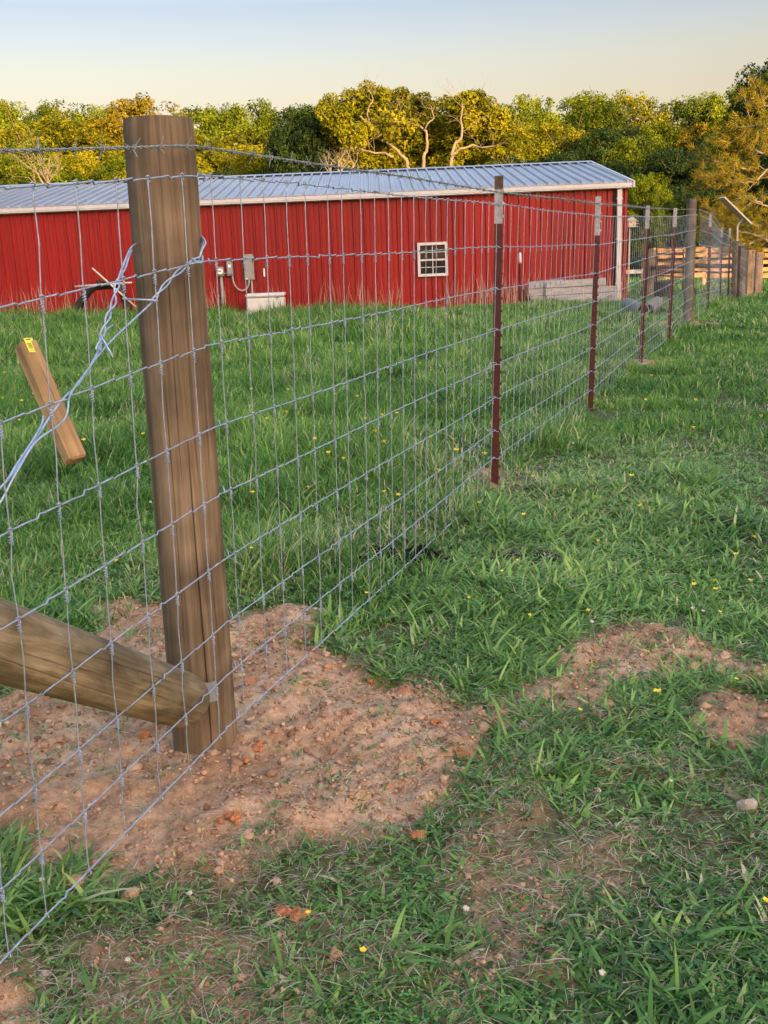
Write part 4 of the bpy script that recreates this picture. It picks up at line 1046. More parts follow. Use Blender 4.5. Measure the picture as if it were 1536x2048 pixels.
# brace log
u = (TOP[2] - TOP[1])[:2]; u /= np.linalg.norm(u); nin = np.array([-u[1], u[0]])
def onplane(px, py, off):
    d = ray(px, py); p0 = TOP[2][:2] + nin * off
    # solve (CC + t d) . nin = p0 . nin
    t_ = (p0 @ nin - CC[:2] @ nin) / (d[:2] @ nin); return CC + d * t_
A = onplane(366, 1400, .094); B = onplane(0, 1283, .108); B2_ = A + (B - A) * 3.1
roundpost('brace_log', B2_, A + (A - B) / np.linalg.norm(A - B) * .036, .082, .065, M['log'], 'weathered diagonal brace log leaning against the foot of the big post', 'log', crack=[(1.2, .2, .9, .02, .003, .1), (2.6, .3, .97, .02, .003, .1), (4.1, .1, .95, .02, .003, .15), (5.3, .4, .99, .02, .003, .1)], nseg=260, rings=170, seed=6, rnd=.026)

# ------------------------------------------------------------------ brace wires and twist stick
def smoothpath(P, n=8):
    P = np.array(P, float); m = len(P); out = []
    for i in range(m - 1):
        p0 = P[max(i - 1, 0)]; p1 = P[i]; p2 = P[i + 1]; p3 = P[min(i + 2, m - 1)]
        for k in range(n):
            t = k / n; out.append(.5 * ((2 * p1) + (-p0 + p2) * t + (2 * p0 - 5 * p1 + 4 * p2 - p3) * t * t + (-p0 + 3 * p1 - 3 * p2 + p3) * t ** 3))
    out.append(P[-1]); return np.array(out)
def twist(path, r, a, pitch, ph=0):
    Q = smoothpath(path, 26); D = np.r_[0, np.cumsum(np.linalg.norm(np.diff(Q, axis=0), axis=1))]
    T = np.gradient(Q, axis=0); T /= np.linalg.norm(T, axis=1)[:, None]; Nn = np.cross(T, [0, 1, 0.]); Nn /= np.linalg.norm(Nn, axis=1)[:, None]; Bn = np.cross(T, Nn)
    an = D / pitch * 2 * pi + ph
    return Q + a * (np.cos(an)[:, None] * Nn + np.sin(an)[:, None] * Bn)
bw = empty('brace_wire', tuple(atY(310, 600, 2.2)), 'thick shiny twisted brace wires slanting from the big post toward the lower left', 'wire')
RW = .0020
W1 = [(-160, 1150, 1.62), (-20, 1035, 1.72), (40, 935, 1.76), (85, 868, 1.83), (118, 830, 1.87), (150, 778, 1.92), (192, 700, 2.0), (212, 690, 2.05), (250, 656, 2.1), (305, 604, 2.18)]
W1 = [(-160, 1150, 1.60), (-20, 1030, 1.70), (30, 950, 1.74), (70, 886, 1.79), (118, 850, 1.84), (134, 828, 1.86), (141, 790, 1.88), (168, 750, 1.93), (215, 690, 2.03), (305, 604, 2.185)]
W2 = [(-160, 1085, 1.60), (-10, 985, 1.70), (36, 925, 1.76), (66, 880, 1.8), (83, 850, 1.84), (87, 832, 1.86)]
for W in (W1, W2):
    P = [atY(*q) for q in W]
    mb = MB(); mb.tube(smoothpath(P, 8), RW, 8); child(mb.build('wire', M['galv2'], smooth=True), bw)
P = [atY(*q) for q in [(-150, 1110, 1.62), (0, 978, 1.735), (60, 895, 1.80), (120, 805, 1.88), (160, 765, 1.93), (190, 715, 1.99), (205, 680, 2.03)]]
mb = MB(); mb.tube(smoothpath(P, 8), RW, 8); child(mb.build('wire', M['galv2'], smooth=True), bw)
path = [atY(*q) for q in [(196, 700, 2.0), (207, 662, 2.03), (214, 640, 2.04), (226, 610, 2.07), (231, 585, 2.08), (237, 560, 2.1)]]
for ph in (0, pi):
    mb = MB(); mb.tube(twist(path, RW, .0042, .075, ph), RW, 8); child(mb.build('wire', M['galv2'], smooth=True), bw)
for W in ([(236, 562, 2.1), (240, 548, 2.11), (250, 522, 2.15), (262, 496, 2.21), (272, 488, 2.28)], [(238, 556, 2.105), (250, 538, 2.13), (258, 514, 2.17), (264, 500, 2.24)],
          [(199, 668, 2.0), (208, 682, 1.995), (218, 700, 1.99), (226, 715, 1.99)], [(226, 650, 2.05), (213, 660, 2.03), (207, 674, 2.01)]):
    mb = MB(); mb.tube(smoothpath([atY(*q) for q in W], 6), RW, 8); child(mb.build('wire', M['galv2'], smooth=True), bw)
path = [atY(*q) for q in [(306, 603, 2.185), (322, 580, 2.2), (345, 555, 2.22), (368, 535, 2.235), (384, 524, 2.24), (400, 517, 2.25)]]
for ph in (0, pi):
    mb = MB(); mb.tube(twist(path, RW, .0036, .09, ph), RW, 8); child(mb.build('wire', M['galv2'], smooth=True), bw)
for W in ([(398, 519, 2.25), (404, 500, 2.26), (411, 486, 2.275), (404, 474, 2.33), (398, 478, 2.39)], [(399, 517, 2.25), (402, 503, 2.26), (406, 492, 2.27), (408, 484, 2.29), (401, 476, 2.36)], [(316, 602, 2.18), (300, 600, 2.175), (275, 599, 2.16), (249, 598, 2.12), (247, 596, 2.12)], [(384, 516, 2.24), (394, 524, 2.235), (404, 524, 2.24), (405, 512, 2.25)]):
    mb = MB(); mb.tube(smoothpath([atY(*q) for q in W], 6), RW, 8); child(mb.build('wire', M['galv2'], smooth=True), bw)
# square stick caught in the twist
p0 = np.array(atY(50, 688, 1.98)); p1 = np.array(atY(152, 922, 1.90)); d = p1 - p0; L = np.linalg.norm(d); d /= L
view = p0 - CC; view /= np.linalg.norm(view)
s_ = np.cross(d, view); s_ /= np.linalg.norm(s_); n_ = np.cross(s_, d)
c28, s28 = cos(radians(28)), sin(radians(28))
sA = s_ * c28 + n_ * s28; sB = np.cross(d, sA)
R3 = Matrix((tuple(d), tuple(sA), tuple(sB))).transposed()
mb = MB(); mb.box((0, 0, 0), (L, .036, .036), bev=.004); o = empty('twist_stick', tuple((p0 + p1) / 2), 'short square new pine stick with yellow tag twisted into the brace wires', 'stick')
ch = mb.build('stick', M['stick'], o); ch.rotation_euler = R3.to_euler()
# yellow paper tag folded over the top corner
mb = MB(); mb.box((0, 0, 0), (.0006, .020, .034)); tg = mb.build('price_tag', M['tagy'], o)
tc = p0 - d * .0015 - (p0 + p1) / 2
tg.location = tuple(tc - sA * .0 + np.array(R3 @ Vector((0, .001, 0)))); tg.rotation_euler = R3.to_euler()
mb = MB(); mb.box((0, 0, 0), (.030, .019, .0006)); t2 = mb.build('price_tag', M['tagy'], o)
fac = [sA, -sA, sB, -sB]; best = min(fac, key=lambda q: q @ view - q[2] * .2)
yy = best; zz = np.cross(d, yy); R4 = Matrix((tuple(d), tuple(zz), tuple(yy))).transposed()
t2.rotation_euler = R4.to_euler(); t2.location = tuple(p0 + d * .012 + best * .0186 - (p0 + p1) / 2)
mb = MB()
for k in range(7): mb.box((-.003 + k * .0016, -.002, .0007), (.0004 if k % 3 else .0007, .009, .0004))
mb.box((-.012, 0, .0007), (.0016, .010, .0004))
for k in range(3): mb.box((.0112, -.004 + k * .004, .0007), (.0009, .0022, .0004))
i2 = mb.build('barcode', M['ink'], t2)

# ------------------------------------------------------------------ steel posts
def tpost(px_t, py_t, px_b, py_b, Y, tipfrac, label, seed):
    a = np.array(atY(px_t, py_t, Y)); b_ = np.array(atY(px_b, py_b, Y)); b_[2] -= .12
    rr_ = np.random.default_rng(seed); o = empty('steel_t_post', tuple(b_ + (0, 0, .12)), label, 'fence post', 'steel t-posts along the wire fence')
    ax = a - b_; L = np.linalg.norm(ax); ax /= L
    ud = np.array([.42, .91, 0]) ; nd = np.array([.91, -.42, 0])       # flange along the fence, stem pointing inward
    def tee(mb, t0, t1, g=0.0, wob=0):
        A0 = b_ + ax * t0; A1 = b_ + ax * t1
        w2, th, st = .0175 + g, .0022 + g, .034 + g
        prof = [(-w2, -th), (w2, -th), (w2, th), (.002 + g, th + .001), (.0018 + g, st), (-.0018 - g, st), (-.002 - g, th + .001), (-w2, th)]
        n = 7; V = []
        for k in range(n):
            c = A0 + (A1 - A0) * k / (n - 1)
            for x, y in prof: V.append(c + ud * 0 + np.array([.93, -.36, 0]) * x + np.array([-.36, -.93, 0]) * (-y) * 1.0)
        m = len(prof)
        mb.add(V, [(i * m + k, i * m + (k + 1) % m, (i + 1) * m + (k + 1) % m, (i + 1) * m + k) for i in range(n - 1) for k in range(m)] + [tuple(range(m))[::-1], tuple((n - 1) * m + k for k in range(m))])
    tl = L * (1 - tipfrac)
    mb = MB(); tee(mb, 0, tl)
    for k in range(int(tl / .054)):         # studs along the edge
        z = .03 + k * .054; c = b_ + ax * z + np.array([.93, -.36, 0]) * .0195
        mb.box(c, (.009, .010, .013), bev=.002)
    child(mb.build('shaft', M['tred']), o)
    mb = MB(); tee(mb, tl, L, .0003)
    for k in range(int((L - tl) / .054)):
        c = b_ + ax * (tl + .03 + k * .054) + np.array([.93, -.36, 0]) * .0195; mb.box(c, (.009, .010, .013), bev=.002)
    child(mb.build('painted_tip', M['tip']), o)
    if seed == 1:
        mb = MB(); tee(mb, L - .055, L + .001, .0012); child(mb.build('rusty_top', M['rust']), o)
    s = np.interp(Y, TOP[:, 1], DS)
    if Y < 12.5:
        for h in WH[:8]:
            q = fpt(np.array(s), h); q = np.array([np.interp(q[2], [b_[2], a[2]], [b_[0], a[0]]), Y, q[2]]); mb = MB()
            P_ = [q + (-.030, -.004, -.003), q + (-.024, .020, .004), q + (0, .04, .002), q + (.024, .02, .0), q + (.03, -.004, .004), q + (.008, -.010, -.004), q + (-.008, -.010, .006), q + (-.03, -.006, 0), q + (-.034 - .01 * rr_.random(), -.01, -.012 + .02 * rr_.random())]
            mb.tube(smoothpath(P_, 4), .0014, 5); child(mb.build('wire_clip', M['galv'], smooth=True), o)
    return o
tpost(998, 352, 988, 962, 4.615 + .02, .135, 'nearest steel T-post, rusty top above a chipped white tip, standing right of the barn window', 1)
tpost(1197, 393, 1180, 810, 6.81, .165, 'second steel T-post from the big post, clean white tip', 2)
tpost(1296, 411, 1280, 730, 9.29, .13, 'third steel T-post from the big post, between barn corner and dark corner post', 3)
tpost(1351, 416, 1337, 674, 11.03, .13, 'fourth steel T-post, last one before the dark corner post', 4)
tpost(1421, 428, 1415, 622, 14.82, .12, 'first steel T-post beyond the dark corner post', 5)
tpost(1444, 454, 1439, 606, 18.62, .12, 'middle steel T-post beyond the dark corner post', 6)
tpost(1460, 456, 1456, 602, 21.02, .12, 'last steel T-post beyond the dark corner post', 7)
a = atY(1384, 398, 13.05); b_ = atY(1377, 640, 13.05)
roundpost('fence_post', (b_[0] - .0, 13.06, b_[2] - .2), (a[0], 13.06, a[2]), .062, .059, M['farpost'], 'dark grey wooden corner post where the wire fence turns', 'post', crack=[(4.2, .2, .9, .05, .01, .05)], nseg=64, rings=30, seed=9)
# ------------------------------------------------------------------ soil clods and stones
import bmesh
def ico(sub):
    bm = bmesh.new(); bmesh.ops.create_icosphere(bm, subdivisions=sub, radius=1)
    v = np.array([tuple(q.co) for q in bm.verts]); f = np.array([[q.index for q in g.verts] for g in bm.faces]); bm.free(); return v, f
def frustum_ok(x, y, m=.12):
    return np.abs(x) < y * .375 * (1 + m) + .25
def scatter(n, y0, y1, r, m=.15, pw=1.0):
    # wide enough to stay covered when seen from a step to either side
    y = y0 + (y1 - y0) * r.random(n) ** pw; x = (r.random(n) * 2 - 1) * (y * .40 * (1 + m) + .15 + MARG); return x, y
MARG = .85
def more(n, y0, y1):
    ym = (y0 + y1) / 2; a = ym * .45 + .15; return int(n * (a + MARG) / a)
r = np.random.default_rng(33)
def clods(n, smin, smax, sub, y0, y1, seed, pw=1.3, thr=.3):
    r = np.random.default_rng(seed); n = more(n, y0, y1); x, y = scatter(n, y0, y1, r); m = soil(x, y); dens = sstep(-.12, .22, fbm(x * 4, y * 4, 66, 3) + .12)
    k = (m > thr + .4 * r.random(n)) & (r.random(n) < .35 + .65 * dens); x, y = x[k], y[k]; z = ground(x, y, m[k]); n = len(x)
    V0, F0 = ico(sub); s = smin * (smax / smin) ** (r.random(n) ** 2.6)
    sc = r.uniform(.6, 1.25, (n, 3)) * s[:, None]; sc[:, 2] *= .75
    jit = 1 + r.normal(size=(n, len(V0))) * .22
    an = r.random(n) * 6.28; ca, sa_ = np.cos(an), np.sin(an)
    V = V0[None] * jit[:, :, None] * sc[:, None, :]
    X = V[..., 0] * ca[:, None] - V[..., 1] * sa_[:, None]; Y_ = V[..., 0] * sa_[:, None] + V[..., 1] * ca[:, None]
    V = np.stack([X + x[:, None], Y_ + y[:, None], V[..., 2] + (z + sc[:, 2] * .35)[:, None]], -1).reshape(-1, 3)
    F = (F0[None] + (np.arange(n) * len(V0))[:, None, None]).reshape(-1, 3)
    t = np.clip(.38 + .2 * r.normal(size=n), 0, .85); t[r.random(n) < .012] = .97; near_or = fbm(x * 9, y * 9, 9, 2) > .27; t[near_or & (r.random(n) < .5)] = .95
    return V, F, np.repeat(t, len(F0))
A_ = clods(110000, .0016, .0075, 1, 1.3, 5.0, 41); B_ = clods(900, .006, .015, 2, 1.4, 4.4, 42)
HP = onG(560, 1330); HP2 = onG(60, 1500); HP3 = onG(560, 1480)
def keepnear(C, P, rad, nv, nf):
    V, F, t = C; n = len(V) // nv; c = V.reshape(n, nv, 3).mean(1); k = np.hypot((c[:, 0] - P[0]), (c[:, 1] - P[1]) * .8) < rad * (.4 + .6 * np.random.default_rng(3).random(n))
    m_ = int(k.sum()); V = V.reshape(n, nv, 3)[k].reshape(-1, 3); F0 = F.reshape(n, nf, 3)[0]; F = (F0[None] + (np.arange(m_) * nv)[:, None, None]).reshape(-1, 3)
    return V, F, t.reshape(n, nf)[k].ravel()
parts = [A_, B_]
for P_, rad_, sd_ in ((HP, .24, 51), (HP2, .22, 52), (HP3, .20, 53)):
    parts.append(keepnear(clods(16000, .004, .013, 2, 1.5, 3.3, sd_, thr=.1), P_, rad_, 42, 80))
V = np.vstack([q[0] for q in parts]); offs = np.cumsum([0] + [len(q[0]) for q in parts[:-1]]); F = np.vstack([q[1] + o_ for q, o_ in zip(parts, offs)]); t = np.concatenate([q[2] for q in parts])
o = tonemesh('soil_clods', V, F, 3, t, M['clod']); tag(o, kind='stuff')
def rock(px, py, w, h, col, label, seed, name='stone', flat=.6, smooth=False, group=None):
    P = onG(px, py + h * .35); d = P[1]; s = w / FPX * sqrt(P[1] ** 2 + (CZ) ** 2) * .5
    v, f = ico(3 if smooth else 2); r = np.random.default_rng(seed)
    dirs = r.normal(size=(9, 3)); dirs /= np.linalg.norm(dirs, axis=1)[:, None]
    rad = np.ones(len(v))
    if not smooth:
        for q in dirs:
            c = v @ q; lim = r.uniform(.55, .85); rad = np.where(c > lim, rad * lim / np.maximum(c, 1e-6), rad)
    rad = rad + r.normal(size=len(v)) * (.012 if smooth else .03)
    v = v * rad[:, None] * np.array([s, s * r.uniform(.7, .95), s * flat * (h / w + .35)])
    mb = MB(); mb.add(v, f); g = G1(P[0], P[1])
    m = M.get('rk_' + str(col)) 
    if m is None:
        c = col; m = speck('stone_' + name, tuple(k * .72 for k in c), tuple(min(1, k * 1.2) for k in c), .95, 0, 60, bs=.6, bd=.003, spec=.15); M['rk_' + str(col)] = m
    o = mb.build(name, m, smooth=smooth); o.location = (P[0], P[1], g + s * flat * .35); o.rotation_euler = (r.normal() * .15, r.normal() * .15, r.random() * 6)
    tag(o, label, 'stone' if name != 'clay_lump' else 'clay lump', group); return o
TAN, PINK, ORG, GRY, RED = (.48, .31, .19), (.5, .32, .24), (.52, .17, .055), (.40, .34, .28), (.42, .2, .11)
for a in [(258, 1782, 46, 34, TAN, 'tan blocky stone lying in grass below the fence wire', 1), (154, 1756, 50, 30, (.5, .25, .14), 'orange-pink stone behind the lowest fence wire at bottom left', 2),
          (498, 1669, 32, 26, PINK, 'pink stone beside the orange clay lump at the lower edge of the soil', 4), (1493, 1606, 44, 40, GRY, 'pointed grey-tan stone in the grass near the right edge', 6),
          (1195, 1577, 16, 14, (.6, .55, .5), 'small whitish stone in the grass left of the pointed stone', 7), (650, 1222, 42, 18, GRY, 'flat grey stone at the back edge of the soil under the fence', 9),
          (765, 1303, 26, 16, TAN, 'tan stone at the grass edge behind the small soil mound', 10), (842, 1442, 26, 16, TAN, 'tan stone alone in the middle of the bare soil', 11),
          (1450, 1320, 28, 22, PINK, 'pinkish stone at the right end of the upper soil patch', 12), (1440, 1348, 30, 22, TAN, 'tan stone just below the pinkish one at the end of the upper soil patch', 13),
          (1385, 1338, 34, 22, TAN, 'broad tan lump in the upper right soil patch', 14), (552, 1760, 24, 20, PINK, 'pink-tan pebble in the grass above the orange clay lump', 16),
          (1290, 1320, 30, 16, TAN, 'low tan stone in the left half of the upper soil patch', 17), (365, 1490, 26, 16, GRY, 'grey stone touching the foot of the big post on its left', 18), (500, 1442, 24, 14, TAN, 'tan stone touching the right side of the big post', 19), (505, 1365, 40, 24, RED, 'reddish stone right behind the big post', 21), (540, 1390, 34, 22, RED, 'second reddish stone in the loose heap behind the big post', 22)]:
    rock(*a)
rock(270, 1546, 32, 22, TAN, 'smooth rounded tan stone below the brace log', 3, smooth=True)
rock(88, 1950, 26, 18, GRY, 'smooth grey pebble near the bottom left corner', 8, smooth=True)
def clay(px, py, w, lb, seed, n=9):
    r = np.random.default_rng(seed); P = onG(px, py); mb = MB(); v, f = ico(2); s = w / FPX * sqrt(P[1] ** 2 + CZ ** 2) * .5
    for k in range(n):
        q = s * r.uniform(.18, .42); of = np.array([r.normal() * s * .5, r.normal() * s * .4, q * .5])
        mb.add(v * (1 + r.normal(size=(len(v), 1)) * .17) * q * np.array([1, 1, .8]) + of * .8, f)
    if 'clay' not in M: M['clay'] = speck('orange_clay', (.30, .11, .05), (.50, .22, .10), .95, 0, 50, bs=.7, bd=.004, spec=.1)
    o = mb.build('clay_lump', M['clay']); o.location = (P[0], P[1], G1(P[0], P[1])); tag(o, lb, 'clay lump')
clay(592, 1828, 62, 'crumbled bright orange clay lump in the foreground grass', 5)
clay(464, 1655, 42, 'orange clay lump at the lower left edge of the bare soil', 6)
clay(838, 1672, 50, 'orange clay lump under grass at the lower right edge of the soil', 7, 6)
clay(752, 1362, 34, 'small orange clay crumb on the soil right of the fence line', 8, 4)
clay(876, 1458, 46, 'orange clay crumb at the cut edge on the right of the soil', 9, 4)
clay(520, 1505, 44, 'rusty clay crumb on the soil right of the big post foot', 10, 5)
clay(480, 1540, 44, 'rusty clay lump on the soil just below the big post', 11, 4)
clay(300, 1478, 60, 'red-brown clay lump below the end of the brace log', 12, 4)

# ------------------------------------------------------------------ grass
def blades(name, x, y, z, h, wd, lean, az, tone, mat, seg=3, curl=1.0, kind='stuff', face=None):
    """h length, lean = angle from vertical at base (rad), curl adds bend toward the tip"""
    n = len(x); L = seg
    rr_ = np.random.default_rng(len(x))
    ca, sa_ = np.cos(az), np.sin(az)
    if face is None: face = az + pi / 2 + rr_.normal(size=n) * .5
    fx_, fy_ = np.cos(face), np.sin(face)
    px, pz = np.zeros(n), np.zeros(n); V = np.zeros((n, 2 * L + 1, 3)); ang = lean.copy()
    wp = {1: [1], 2: [.75, 1], 3: [.7, 1.0, .75], 4: [.6, 1, .9, .55]}[L]
    for i in range(L + 1):
        cx = x + px * ca; cy = y + px * sa_; cz = z + pz
        if i < L:
            w_ = wd * wp[i] * .5
            V[:, 2 * i] = np.stack([cx - fx_ * w_, cy - fy_ * w_, cz], 1); V[:, 2 * i + 1] = np.stack([cx + fx_ * w_, cy + fy_ * w_, cz + w_ * .3], 1)
            px = px + np.sin(ang) * h / L; pz = pz + np.cos(ang) * h / L; ang = np.minimum(ang + curl * (.9 / L), 2.2)
            pz = np.maximum(pz, .002)
        else: V[:, 2 * i] = np.stack([cx, cy, cz], 1)
    k = 2 * L + 1; base = (np.arange(n) * k)[:, None]
    tri = []
    for i in range(L - 1): tri += [(2 * i, 2 * i + 1, 2 * i + 3), (2 * i, 2 * i + 3, 2 * i + 2)]
    tri.append((2 * L - 2, 2 * L - 1, 2 * L))
    F = (base[:, None, :] + np.array(tri)[None]).reshape(-1, 3)
    o = tonemesh(name, V.reshape(-1, 3), F, 3, np.repeat(np.clip(tone, 0, 1), len(tri)), mat)
    if kind: tag(o, kind=kind)
    return o
EX1 = atY(1268, 610, 15.5); EX2 = atY(1301, 610, 15.6); EX3 = atY(531, 605, 21)
def dens(x, y, r, soilk=1.0, thr=0.0):
    s = soil(x, y); c = char(x, y); cut = (np.hypot(x - EX1[0], y - EX1[1]) < .42) | (np.hypot(x - EX2[0], y - EX2[1]) < .42) | ((np.abs(x - EX3[0]) < .55) & (y > 20.2))
    return ~cut & (r.random(len(x)) > s * soilk * 1.02) & (r.random(len(x)) > c * .93), s
def dryness(x, y):
    a = fbm(x * 1.7, y * 1.7, 91, 4)
    d = sstep(-.02, .2, a) * .5
    d += .75 * np.exp(-(((x - .62) / .55) ** 2 + ((y - 4.6) / .55) ** 2)) + .5 * np.exp(-(((x - 1.6) / .5) ** 2 + ((y - 5.2) / .5) ** 2))
    d += .55 * np.exp(-(((x + .35) / .35) ** 2 + ((y - 1.85) / .35) ** 2)) + .35 * np.exp(-(((x + .05) / .8) ** 2 + ((y - 3.7) / .3) ** 2))
    return np.clip(d, 0, 1)
# clumped tufts: blades share a centre, direction and tone
def tufts(name, nt, per, y0, y1, seed, hmin, hmax, w0, w1, leanm, mat, seg, side=None, pw=1.0, m=.12, tonem=.45, dryk=1.0, rad=.03, curl=1.0, soilk=.9, hfn=None, xlim=None):
    r = np.random.default_rng(seed); nt = more(nt, y0, y1); tx, ty = scatter(nt, y0, y1, r, m, pw); ty = ty + r.normal(size=nt) * .07 * np.maximum(ty - 1.8, 0)
    ok, s = dens(tx, ty, r, soilk); ins = inside(tx, ty)
    if side == 'in': ok &= r.random(nt) < ins
    if side == 'out': ok &= r.random(nt) > ins
    if side == 'in': ok &= ~((ty < 2.35) & (r.random(nt) < .62))
    hide = (ty > 22.0) & (tx < BX1 + .1); ok &= ~hide
    pat = sstep(-.32, .10, fbm(tx * 3.1, ty * 3.1, 15, 4)); ok &= r.random(nt) < .25 + .75 * pat
    tx, ty, s = tx[ok], ty[ok], s[ok]; n = len(tx); cnt = r.poisson(per, n) + 1; idx = np.repeat(np.arange(n), cnt); k = len(idx)
    vig = np.clip(.78 + fbm(tx * 2.2, ty * 2.2, 44, 3) * 2.3, .4, 1.6) * (1 - .45 * s)
    a = r.random(k) * 2 * pi; rr_ = rad * r.random(k) ** .7
    x = tx[idx] + np.cos(a) * rr_; y = ty[idx] + np.sin(a) * rr_; z = ground(x, y) - .004
    h = r.uniform(hmin, hmax, k) * vig[idx] * r.uniform(.6, 1.1, k)
    if hfn is not None: h = h * hfn(x, y)
    az = np.where(r.random(k) < .6, a, r.random(k) * 2 * pi) + r.normal(size=n)[idx] * .3
    lean = np.abs(leanm + r.normal(size=k) * .3) ; dr = dryness(x, y) * dryk
    tone = .22 + tonem * (.35 + fbm(tx * 1.3, ty * 1.3, 71, 3)[idx] * 1.1) + r.normal(size=n)[idx] * .10 + r.normal(size=k) * .15
    isdry = r.random(k) < dr * .42 + .035 * dryk; tone = np.where(isdry, .86 + .14 * r.random(k), np.minimum(tone, .74))
    w_ = r.uniform(w0, w1, k) * (1 + (y > 9) * 0)
    return blades(name, x, y, z, h, w_, lean, az, tone, mat, seg, curl)
# field side, tall
def hf(x, y): return 1 + .15 * sstep(14, 21, y) * (x < -.5) - .42 * sstep(13, 19, y) * (x > .8)
tufts('field_grass', 17500, 9, 1.0, 5.2, 101, .06, .16, .0028, .006, .5, M['grassf'], 3, 'in', 1.0, hfn=lambda x, y: .42 + .58 * sstep(2.2, 4.2, y))
tufts('field_grass', 22000, 9, 5.0, 11, 102, .10, .21, .005, .009, .42, M['grassf'], 3, 'in', .8)
tufts('field_grass', 24000, 8, 10.5, 22.5, 103, .14, .28, .009, .017, .38, M['grassf'], 2, 'in', .8, rad=.08, hfn=hf, m=.05)
# camera side, mown
tufts('mown_grass', 14500, 8, .6, 2.6, 111, .025, .07, .0028, .0062, 1.1, M['grassn'], 3, None, 1.0, rad=.02, dryk=1.1)
tufts('mown_grass', 15000, 10, 2.4, 5.4, 112, .035, .09, .0038, .0075, .85, M['grassn'], 3, 'out', .9, rad=.03)
tufts('mown_grass', 15000, 10, 5.2, 11, 113, .05, .12, .005, .009, .6, M['grassf'], 2, 'out', .8, rad=.05, dryk=.8)
tufts('mown_grass', 15000, 9, 10.5, 24, 114, .07, .15, .010, .018, .5, M['grassf'], 2, 'out', .8, rad=.09, dryk=.5)
tufts('mown_grass', 9000, 9, 22.3, 48, 115, .08, .17, .022, .04, .5, M['grassf'], 2, None, .8, rad=.2, m=.1, dryk=.5)
# broad lying blades in the foreground
tufts('broad_grass', 9800, 5, .7, 2.9, 121, .045, .12, .0055, .0115, 1.15, M['grassn'], 4, None, 1.0, rad=.018, curl=.5, tonem=.5, dryk=.1, soilk=1.15)
tufts('broad_grass', 4200, 6, 2.7, 5.0, 122, .06, .13, .0075, .013, .95, M['grassn'], 4, None, .9, rad=.02, curl=.8, tonem=.6, dryk=.1, soilk=1.1)
tufts('broad_grass', 700, 3, 1.2, 3.6, 123, .10, .19, .007, .0125, 1.0, M['grassn'], 4, None, 1.0, rad=.015, curl=.8, tonem=.55, dryk=.1, soilk=1.15)
# tall seeding stems against the barn wall
r = np.random.default_rng(77); n = 800; x = r.uniform(-9, 5.2, n); y = 21.85 - r.random(n) ** 2 * .7; z = ground(x, y)
keep = fbm(x * 1.2, y * 0 + 3, 5, 3) > -.12 + .2 * r.random(n) - .08; x, y, z = x[keep], y[keep], z[keep]; n = len(x)
blades('seeding_grass', x, y, z, r.uniform(.35, .85, n), r.uniform(.005, .009, n), np.abs(r.normal(size=n) * .12), r.random(n) * 6.28, .7 + .3 * r.random(n), M['straw'], 3, .45)
# fallen dry straw
def straw(nm, n, y0, y1, seed, l0, l1, w0, w1):
    r = np.random.default_rng(seed); n = more(n, y0, y1); x, y = scatter(n, y0, y1, r); d = dryness(x, y); s = soil(x, y); edge = np.exp(-((s - .45) / .3) ** 2)
    k = r.random(n) < np.clip(d * 1.0 + edge * .55 + .16, 0, 1) * (1 - .78 * (s > .85)); x, y = x[k], y[k]; n = len(x)
    z = ground(x, y) + r.random(n) * .018 * (1 - sstep(.3, .8, s[k])) + .002
    blades(nm, x, y, z, r.uniform(l0, l1, n), r.uniform(w0, w1, n), 1.45 + r.normal(size=n) * .12, r.random(n) * 6.28, r.random(n), M['straw'], 3, .9)
straw('dry_straw', 40000, 1.15, 3.0, 131, .015, .06, .0008, .0022); straw('dry_straw', 15000, 2.8, 5.8, 132, .03, .09, .0012, .003); straw('dry_straw', 6000, 5.5, 10, 133, .06, .15, .003, .005)
# rounded clover and weed leaves
def leaves(nm, n, y0, y1, seed, s0, s1, mat, hmax, wide=.8):
    r = np.random.default_rng(seed); n = more(n, y0, y1); x, y = scatter(n, y0, y1, r); ok, s = dens(x, y, r, 1.1); ok &= fbm(x * 2.7, y * 2.7, 61, 3) > .0 + .12 * r.normal(size=n) - .03
    x, y = x[ok], y[ok]; n = len(x); z = ground(x, y) + r.random(n) * hmax
    idx = np.repeat(np.arange(n), 3); k = len(idx); az = np.tile([0, 2.09, 4.19], n) + np.repeat(r.random(n) * 6.28, 3)
    S = np.repeat(r.uniform(s0, s1, n), 3); T = r.normal(size=k) * .25 + .1
    c, s_ = np.cos(az), np.sin(az); V = []
    prof = [(0, 0), (.45, -.36), (.85, -.40), (1.0, 0), (.85, .40), (.45, .36)]
    for u, v in prof:
        V.append(np.stack([x[idx] + S * (u * c - v * wide * s_), y[idx] + S * (u * s_ + v * wide * c), z[idx] + S * u * T + .1 * S * abs(v)], 1))
    V = np.stack(V, 1).reshape(-1, 3); F = (np.arange(k) * 6)[:, None] + np.arange(6)[None]
    tn = np.repeat(np.clip(.5 + .22 * r.normal(size=n), 0, 1), 3)
    tag(tonemesh(nm, V, F, 6, tn, mat), kind='stuff')
leaves('clover_leaves', 15000, 1.2, 3.2, 141, .004, .009, M['clover'], .03)
leaves('clover_leaves', 14000, 3.0, 6.5, 142, .006, .014, M['clover'], .06)
tufts('weed_leaves', 1300, 5, 1.2, 5.5, 161, .03, .06, .012, .02, 1.25, M['clover'], 4, None, 1.0, rad=.008, curl=.35, dryk=0, soilk=1.2, tonem=.3)
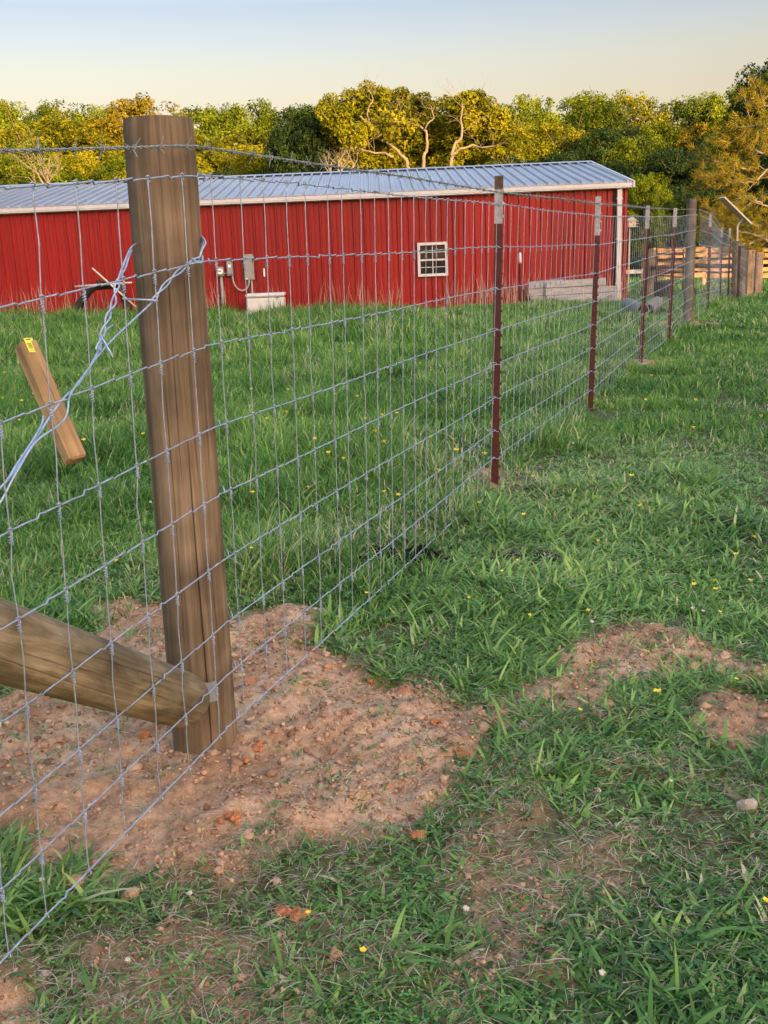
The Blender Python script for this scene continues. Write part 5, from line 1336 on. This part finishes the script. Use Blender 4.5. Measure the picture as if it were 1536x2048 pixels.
# buttercups
mb = MB(); mb.tube([(0, 0, 0), (.006, 0, .05), (.002, .004, .1)], .0009, 4)
bc = empty('buttercup', (0, 0, 0), 'small yellow buttercup on a thin stem among the grass', 'flower', 'yellow buttercups in the grass')
mb.build('stem', M['clover'], bc)
mb = MB()
for k in range(5):
    a = k * 2 * pi / 5; c, s_ = cos(a), sin(a); q = [(0, 0, 0), (.006, -.005, .004), (.010, 0, .007), (.006, .005, .004)]
    mb.add([(u * c - v * s_ + .002, u * s_ + v * c + .004, .1 + w_) for u, v, w_ in q], [(0, 1, 2, 3)])
mb.tube([(.002, .004, .1), (.002, .004, .1045)], [.0028, .002], 6); mb.build('petals', M['petal'], bc)
fl = [(1320, 1446, .8, 1.5), (1478, 1166, 1, 1.2), (1434, 1226, 1, 1.1), (1434, 1240, 1, 1.2), (1390, 1222, 1, 1), (1053, 1075, 1, 1.1), (958, 1055, 1, 1), (1303, 1050, 1, 1), (1275, 1060, 1, .9), (1035, 1178, 1, .9), (1063, 1290, 1, .8), (1170, 1270, .7, .9), (943, 1245, .8, .9), (1498, 1224, 1, .9), (1505, 1866, .7, 1.1), (722, 1962, .6, .9), (618, 1882, .6, .7), (728, 1226, .7, .9), (1423, 1272, .8, .8), (1198, 1136, 1, .9), (232, 1176, 1, 1.2), (500, 1150, 1, 1), (1505, 1130, 1, .9), (1000, 1186, .8, .8), (1146, 1462, .6, .8), (1464, 1422, .6, .8)]
rf = np.random.default_rng(55)
for k in range(70):
    px = rf.uniform(0, 1000) if rf.random() < .75 else rf.uniform(1000, 1536); py = rf.uniform(640, 1050)
    fl.append((px, py, 1.25, rf.uniform(.9, 1.5)))
first = True
for px, py, hh, sc in fl:
    P = onG(px, py); o = bc if first else copy_tree(bc); first = False
    o.location = (P[0], P[1], G1(P[0], P[1])); sc *= .8 if P[1] < 4 else 1.0; o.scale = (sc, sc, hh * (1 + .35 * (P[1] > 4.5))); o.rotation_euler = (rf.normal() * .15, rf.normal() * .15, rf.random() * 6.28)
# white clover heads
mb = MB(); mb.tube([(0, 0, 0), (-.004, 0, .04), (0, .002, .075)], .0009, 4)
wc = empty('clover_flower', (0, 0, 0), 'small round white clover flower among the grass', 'flower', 'white clover flowers in the grass'); mb.build('stem', M['clover'], wc)
mb = MB(); v, f = ico(2); mb.add(v * (1 + rf.normal(size=(len(v), 1)) * .18) * .0065 + np.array([0, .002, .078]), f); mb.build('bloom', M['wpetal'], wc)
first = True
for px, py in [(632, 1248), (1393, 1245), (1402, 1250), (247, 1960), (392, 1824), (90, 1800), (1193, 1985), (918, 1862), (1380, 1010), (1500, 1180), (1180, 1275), (300, 1025), (680, 980), (420, 720), (900, 760), (1240, 790), (1150, 905), (1345, 1590)]:
    P = onG(px, py); o = wc if first else copy_tree(wc); first = False
    o.location = (P[0], P[1], G1(P[0], P[1])); sc = rf.uniform(.6, .95); o.scale = (sc, sc, .7 * sc); o.rotation_euler = (rf.normal() * .2, rf.normal() * .2, rf.random() * 6)
